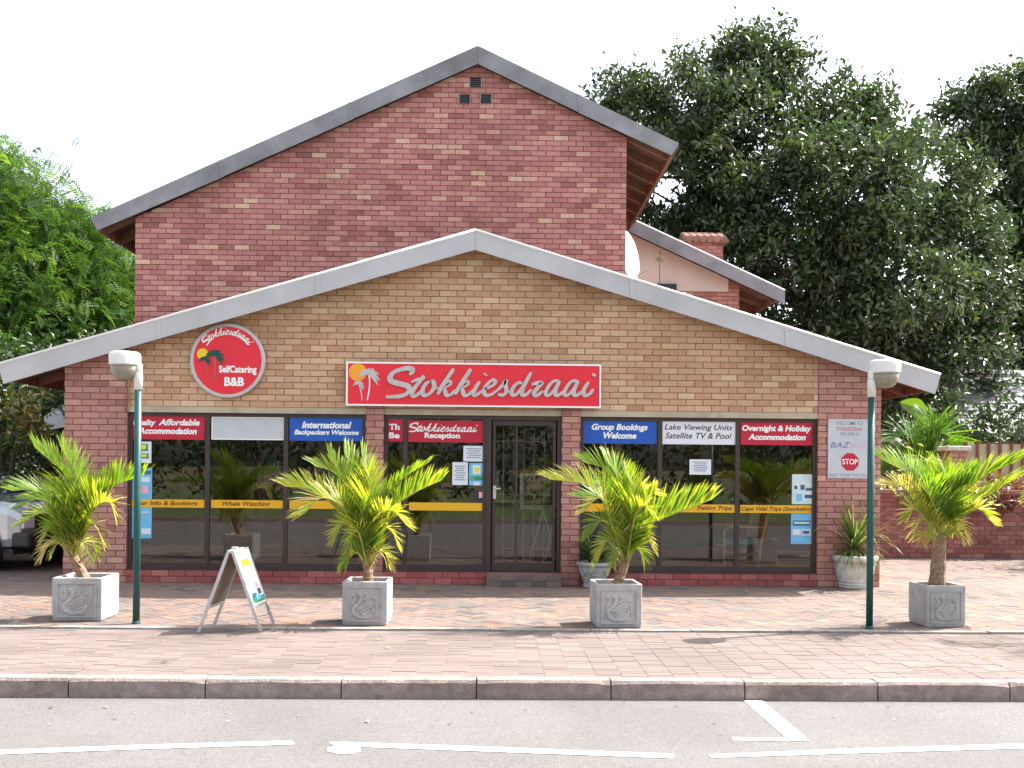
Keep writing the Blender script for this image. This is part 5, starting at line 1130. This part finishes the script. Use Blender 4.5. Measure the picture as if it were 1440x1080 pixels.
# wire fence behind the car
t = thing('wire_fence', 'dark wire mesh fence with rail behind the parked car', 'fence', (PY(40, 700, 17.9).x, 17.9, 0))
xa, xb = -12.0, -5.9
for i in range(5):
    x = xa+(xb-xa)*i/4; b = MB(); b.tube([(x, 17.9, -.02), (x, 17.9, 2.0)], .025, 8); b.build('post', 'dark', t)
b = MB()
for i in range(62): x = xa+(xb-xa)*i/61; b.tube([(x, 17.9, .05), (x, 17.9, 1.95)], .0035, 4)
for i in range(11): z = .1+i*.18; b.tube([(xa, 17.895, z), (xb, 17.895, z)], .0035, 4)
b.build('mesh', 'dark', t)
pr = PY(60, 673, 17.85); b = MB(); b.box(xa, xb, 17.82, 17.87, pr.z-.04, pr.z+.04); b.build('rail', 'tile', t)
# pale canopy at the back
t = thing('canopy', 'small pale lean-to canopy in the shade beside the left brick pier', 'canopy', (PY(80, 600, 18.2).x, 18.2, 0))
p0, p1, p2, p3 = PY(62, 588, 18.0), PY(98, 579, 18.0), PY(98, 599, 18.0), PY(62, 606, 18.0)
b = MB(); b.prism_xz([(p3.x, p3.z), (p2.x, p2.z), (p1.x, p1.z), (p0.x, p0.z)], 18.0, 18.04); b.build('valance', 'panel_grey', t)
b = MB(); b.add([(p0.x, 18.0, p0.z+.002), (p1.x, 18.0, p1.z+.002), (p1.x, 18.7, p1.z+.25), (p0.x, 18.7, p0.z+.25), (p0.x, 18.0, p0.z+.03), (p1.x, 18.0, p1.z+.03), (p1.x, 18.7, p1.z+.28), (p0.x, 18.7, p0.z+.28)], [(0, 3, 2, 1), (4, 5, 6, 7), (0, 1, 5, 4), (1, 2, 6, 5), (2, 3, 7, 6), (3, 0, 4, 7)]); b.build('roof_sheet', 'panel_grey', t)
for x in (p0.x+.05, p1.x-.05):
    b = MB(); b.tube([(x, 18.5, -.02), (x, 18.5, p0.z+.15)], .02, 8); b.build('post', 'dark', t)
# ------------------------------------------------------------ the parked car
def car(loc, rot):
    t = thing('parked_car', 'dark green off-road car, body painted pale as reflected sky, parked at the left edge behind a palm', 'car', loc)
    Mx = Matrix.Translation(loc) @ Matrix.Rotation(rot, 4, 'Z'); W = lambda p: Mx @ Vector(p)
    def loft(secs, name, m, parent, smooth=True):
        b = MB(); vs = []; fs = []; n = len(secs[0])
        for s_ in secs: vs += [W(p) for p in s_]
        for i in range(len(secs)-1):
            for k in range(n): fs.append((i*n+k, i*n+(k+1) % n, (i+1)*n+(k+1) % n, (i+1)*n+k))
        fs += [tuple(range(n-1, -1, -1)), tuple((len(secs)-1)*n+k for k in range(n))]; b.add(vs, fs); return b.build(name, m, parent, smooth=False, bevel=.02)
    def sec(x, hw, z0, z1, tw, rr_=.10):      # rounded section, top width tw
        return [(x, -hw+.04, z0), (x, hw-.04, z0), (x, hw, z0+.12), (x, hw, z1-rr_*1.6), (x, tw+.02, z1-rr_*.5), (x, tw-.1, z1), (x, -tw+.1, z1), (x, -tw-.02, z1-rr_*.5), (x, -hw, z1-rr_*1.6), (x, -hw, z0+.12)]
    body = loft([sec(-2.25, .78, .45, 1.05, .74), sec(-2.15, .86, .35, 1.12, .82), sec(-1.2, .89, .32, 1.14, .85), sec(.6, .89, .32, 1.12, .85), sec(1.0, .88, .32, 1.10, .84), sec(1.95, .85, .36, 1.00, .80), sec(2.12, .78, .42, .90, .70)], 'body', 'carbody_sky', t)  # pale body colour imitates sky mirrored in the green paint
    cab = loft([[(-2.1, -.82, 1.08), (-2.1, .82, 1.08), (-1.95, .66, 1.74), (-1.95, -.66, 1.74)], [(-.1, -.84, 1.10), (-.1, .84, 1.10), (-.1, .68, 1.80), (-.1, -.68, 1.80)], [(.95, -.83, 1.10), (.95, .83, 1.10), (.30, .66, 1.74), (.30, -.66, 1.74)]], 'cabin', 'carpaint', t)
    def plate(pts, name, m, off, parent=t):
        P_ = [Vector(p) for p in pts]; n_ = (P_[1]-P_[0]).cross(P_[2]-P_[0]).normalized(); b = MB(); k = len(P_)
        b.add([W(p+n_*off) for p in P_]+[W(p-n_*.01) for p in P_], [tuple(range(k))]+[(i, i+k, (i+1) % k+k, (i+1) % k) for i in range(k)]); return b.build(name, m, parent)
    plate([(.90, -.74, 1.14), (.90, .74, 1.14), (.36, .60, 1.68), (.36, -.60, 1.68)], 'windscreen', 'carglass', .012)
    for s_ in (-1, 1):
        for x0, x1, x2, x3 in ((-.05, .76, .26, -.05), (-1.0, -.15, -.15, -1.0), (-1.95, -1.1, -1.1, -1.85)):
            q_ = [(x0, s_*.835, 1.16), (x1, s_*.835, 1.16), (x2, s_*.70, 1.68), (x3, s_*.70, 1.68)]; plate(q_ if s_ < 0 else q_[::-1], 'side_window', 'carglass', .02)
        b = MB(); b.add([W((2.08, s_*.66+q0, .72+q1)) for q0, q1 in ((-.13, -.09), (.13, -.09), (.13, .09), (-.13, .09))]+[W((2.15, s_*.64+q0, .72+q1)) for q0, q1 in ((-.11, -.08), (.11, -.08), (.11, .08), (-.11, .08))], [(4, 5, 6, 7)]+[(i, i+4, (i+1) % 4+4, (i+1) % 4) for i in range(4)]); b.build('headlight', 'panel_white', t)
        b = MB(); b.box(-.06, .06, -.1, .1, -.07, .07); b.v = [tuple(W((v[0]+.62, v[1]+s_*.98, v[2]+1.18))) for v in b.v]; b.build('mirror', 'dark', t, bevel=.02)
        for x in (-1.35, 1.4):
            b = MB(); c0 = W((x, s_*.68, .36)); c1 = W((x, s_*.915, .36)); ax_ = c1-c0
            b.tube([c0, c0+ax_*.1, c0+ax_*.9, c1], [.32, .365, .365, .33], 28); wh = b.build('wheel', 'rubber', t)
            b = MB(); b.tube([c0+ax_*.95, c0+ax_*1.02], [.21, .20], 20); b.build('rim', 'grey_metal', wh)
            b = MB(); b.tube([W((x, s_*.80, .38)), W((x, s_*.899, .38))], [.44, .44], 28); b.build('wheel_arch', 'dark', t)
    b = MB(); b.box(2.0, 2.30, -.84, .84, .36, .58); b.v = [tuple(W(v)) for v in b.v]; b.build('bumper', 'dark', t, bevel=.04)
    b = MB(); b.box(2.10, 2.15, -.48, .48, .62, .84); b.v = [tuple(W(v)) for v in b.v]; b.build('grille', 'dark', t)
    b = MB(); b.box(-2.0, 2.0, -.8, .8, .25, .34); b.v = [tuple(W(v)) for v in b.v]; b.build('chassis', 'dark', t)
g = PY(70, 760, 15.4)
car((g.x-1.95, 15.9, 0), R(-14))
# ------------------------------------------------------------ right yard
YBW = 18.15
rw = thing('boundary_wall', 'low red brick boundary wall behind the palm at the right', 'wall', (9.5, YBW, 0))
brick_face(rw, [[(5.5, 0), (15, 0), (15, 1.18), (5.5, 1.18)]], YBW, 'wall_brick', 'red_mortar', ox=.05, ph=.0847, single=200, wall_name='brick_courses', thick=.22)
b = MB(); b.box(5.5, 15, YBW-.03, YBW+.25, 1.18, 1.25); b.build('coping', 'tile', rw)
g = PY(1342, 650, 19.3); t = thing('brick_pillar', 'brown brick gate pillar with pale cap behind the right palm', 'pillar', (g.x, 19.3, 0))
zt = PY(1342, 634, 19.3).z; b = MB(); b.box(g.x-.17+.006, g.x+.17-.006, 19.136, 19.5, 0, zt); b.build('shaft', 'side_brick', t)
brick_face(t, [[(g.x-.17, .9), (g.x+.17, .9), (g.x+.17, zt), (g.x-.17, zt)]], 19.12, 'rose_brick', 'red_mortar', ox=g.x, wall_name='shaft_face', thick=.015)
b = MB(); b.box(g.x-.23, g.x+.23, 19.07, 19.56, zt, zt+.09); b.build('cap', 'urn_white', t, bevel=.015)
x0 = PY(1358, 640, 19.6).x; x1 = PY(1470, 640, 19.6).x; z1 = PY(1400, 624, 19.6).z
t = thing('panel_fence', 'pale concrete panel fence with dark posts right of the brick pillar', 'fence', ((x0+x1)/2, 19.6, 0)); n = 7
for i in range(n):
    a_ = x0+(x1-x0)*i/n; c_ = x0+(x1-x0)*(i+1)/n
    for k in range(3): b = MB(); b.box(a_+.03, c_-.01, 19.6, 19.65, k*z1/3+.005, (k+1)*z1/3-.006); b.build('panel', 'fence_panel', t)
    b = MB(); b.box(a_-.03, a_+.025, 19.57, 19.66, 0, z1+.03); b.build('post', 'timber', t)
# grey roofed house at the far right
t = thing('tiled_house', 'house with grey slatted tile roof half hidden by trees at the far right', 'house', (PY(1450, 620, 25).x, 26, 0))
xl = PY(1345, 600, 24).x; e0 = PY(1400, 622, 24).z; rz_ = PY(1400, 520, 27).z
b = MB(); b.box(xl+.4, xl+9, 24.6, 30, 0, e0+.1); b.build('wall', 'urn_white', t)
b = MB(); b.box(xl, xl+9.4, 24.0, 24.06, e0-.25, e0-.02); b.build('fascia', 'tile', t)
nr = 10
for i in range(nr):
    f0 = i/nr; f1 = (i+1.12)/nr; ya, za = 24+3.2*f0, e0+(rz_-e0)*f0; yb, zb_ = 24+3.2*f1, e0+(rz_-e0)*f1
    b = MB(); xx0 = xl+.0+1.1*f0; b.add([(xx0, ya, za+.03), (xl+9.4, ya, za+.03), (xl+9.4, yb, zb_+.0), (xx0+.11, yb, zb_), (xx0, ya, za-.02), (xl+9.4, ya, za-.02), (xl+9.4, yb, zb_-.05), (xx0+.11, yb, zb_-.05)], [(0, 1, 2, 3), (4, 7, 6, 5), (0, 4, 5, 1), (1, 5, 6, 2), (2, 6, 7, 3), (3, 7, 4, 0)]); b.build('roof_course', 'slate', t)
bush('variegated_shrub', 'variegated cream and red leaved shrub behind the boundary wall', [pblob(1300, 668, 34, 18.9), pblob(1330, 690, 30, 18.8), pblob(1270, 690, 30, 18.9), pblob(1360, 700, 26, 18.8), pblob(1300, 705, 30, 18.8), pblob(1270, 692, 26, 18.2), pblob(1318, 698, 26, 18.2), pblob(1362, 694, 24, 18.2)], 9, .15, 'varieg_leaf', 41, clump=.25)
bush('croton', 'dark red leaved shrub at the right edge behind the wall', [pblob(1415, 690, 30, 18.9), pblob(1450, 700, 34, 18.9), pblob(1385, 705, 22, 18.8), pblob(1400, 694, 26, 18.2), pblob(1440, 690, 30, 18.2)], 9, .15, 'croton_red', 42, clump=.25)
bush('laurel', 'glossy dark shrub in front of the grey tiled roof', [pblob(1380, 600, 30, 21.5), pblob(1410, 590, 30, 21.6), pblob(1360, 615, 24, 21.6), pblob(1400, 625, 20, 21.7)], 7, .17, 'dark_leaf', 43, clump=.3)
bush('laurel', 'glossy shrub with upright leaves cut by the right edge of the photograph', [pblob(1432, 615, 22, 20.5), pblob(1445, 650, 30, 20.5), pblob(1440, 585, 18, 20.6)], 9, .17, 'tree_leaf', 44, clump=.25)
bush('hedge', 'mass of mixed green shrubs under the right eaves behind the wall', [pblob(1255, 640, 30, 22), pblob(1300, 625, 34, 22), pblob(1340, 600, 32, 22.5), pblob(1250, 680, 34, 21), pblob(1330, 570, 30, 23), pblob(1265, 610, 26, 22.5)], 7, .17, 'dark_leaf', 45, 'hedge', clump=.35)
# background wall of greenery so the far garden does not end at bare horizon
bush('hedge', 'tall dark garden hedge far behind the boundary wall', [(x, 33+rnd.uniform(-1, 1), z, 1.8, 1.2, 1.6) for x in range(6, 30, 3) for z in (1.2, 3.2)], 5, .2, 'dark_leaf', 46, 'hedge', clump=.8)
bush('hedge', 'tall dark hedge far behind the house at the left', [(x, 31+rnd.uniform(-1, 1), z, 1.8, 1.2, 1.6) for x in range(-28, -5, 3) for z in (1.2, 3.4)], 5, .2, 'dark_leaf', 47, 'hedge', clump=.8)
# broad palm fronds between the eaves and the wall
for i, (bx, by, YY, fr) in enumerate(((1300, 700, 20.3, [((1290, 640), (1275, 612), (1245, 622)), ((1310, 640), (1325, 610), (1350, 628)), ((1295, 650), (1270, 640), (1245, 665)), ((1305, 640), (1315, 600), (1300, 585)), ((1300, 655), (1330, 640), (1345, 655))]),)):
    c = PY(bx, by, YY)
    palm(c.x, YY, 0, PY(bx, 668, YY).z, [pf(YY, *q, l=.5, t=.02, n=36, w=.02, y=.1, up=.4, droop=.4) for q in fr], 'dark garden palm with arching fronds behind the boundary wall', 80, name='garden_palm', group=None, trunk_r=.1, extra=0, skirt=0)
# banana leaf just under the right eave
c = PY(1300, 600, 20.9); t = thing('banana_plant', 'broad bright green banana leaf just below the right eave', 'plant', (c.x, 20.9, 0))
b = MB(); p_ = [PY(1302, 590, 20.9), PY(1288, 574, 20.75), PY(1266, 566, 20.6)]; sp = [Vector(q) for q in spline([tuple(v) for v in p_], 6)]; vs = []; fs = []
for i, q in enumerate(sp):
    f = i/(len(sp)-1); wd = .20*math.sin(math.pi*(.08+.9*f))**.7; vs += [q+Vector((.35*wd, -.3*wd, .9*wd)), q, q+Vector((-.35*wd, -.3*wd, -.9*wd))]
for i in range(len(sp)-1):
    for k in (0, 1): fs.append((3*i+k, 3*i+k+1, 3*i+4+k, 3*i+3+k))
b.add(vs, fs, .35); b.build('leaf', 'palm_leaf', t)
b = MB(); b.tube([(c.x+.1, 20.9, -.02), (c.x+.12, 20.9, 1.5), p_[0]], [.06, .03, .012], 10); b.build('stem', 'strap_dark', t)

# ------------------------------------------------------------ fallen leaves and grit on the paving
rg = np.random.default_rng(77); n = 420
px_ = rg.uniform(-7, 7.5, n); py_ = np.where(rg.random(n) < .25, rg.uniform(6.6, 7.39, n), rg.uniform(7.5, 13.1, n)); zz = np.where(py_ < 7.4, ZR+.006, .008)
an = rg.uniform(0, 6.283, n); sz = rg.uniform(.010, .036, n)*np.where(rg.random(n) < .8, .55, 1); V = []
for dx, dy, dz in ((-1, 0, 0), (0, .45, .25), (1, 0, .1), (0, -.45, .3)):
    V.append(np.stack([px_+sz*(dx*np.cos(an)-dy*np.sin(an)), py_+sz*(dx*np.sin(an)+dy*np.cos(an)), zz+sz*dz], 1))
V = np.stack(V, 1).reshape(-1, 3); T = np.arange(n)[:, None]*4+[0, 3, 2, 1]
M['litter'] = leafmat('leaf_litter', [(0, (.10, .06, .03)), (.5, (.22, .15, .07)), (.8, (.40, .33, .22)), (1, (.55, .52, .45))], .7, .2)
o = bpy.data.objects.new('fallen_leaves', fastmesh('fallen_leaves', V, T, rg.random(n), 'litter')); fin(o); o['kind'] = 'stuff'; o['label'] = 'scattered dry leaves and grit on the paving and gutter'; o['category'] = 'leaf litter'
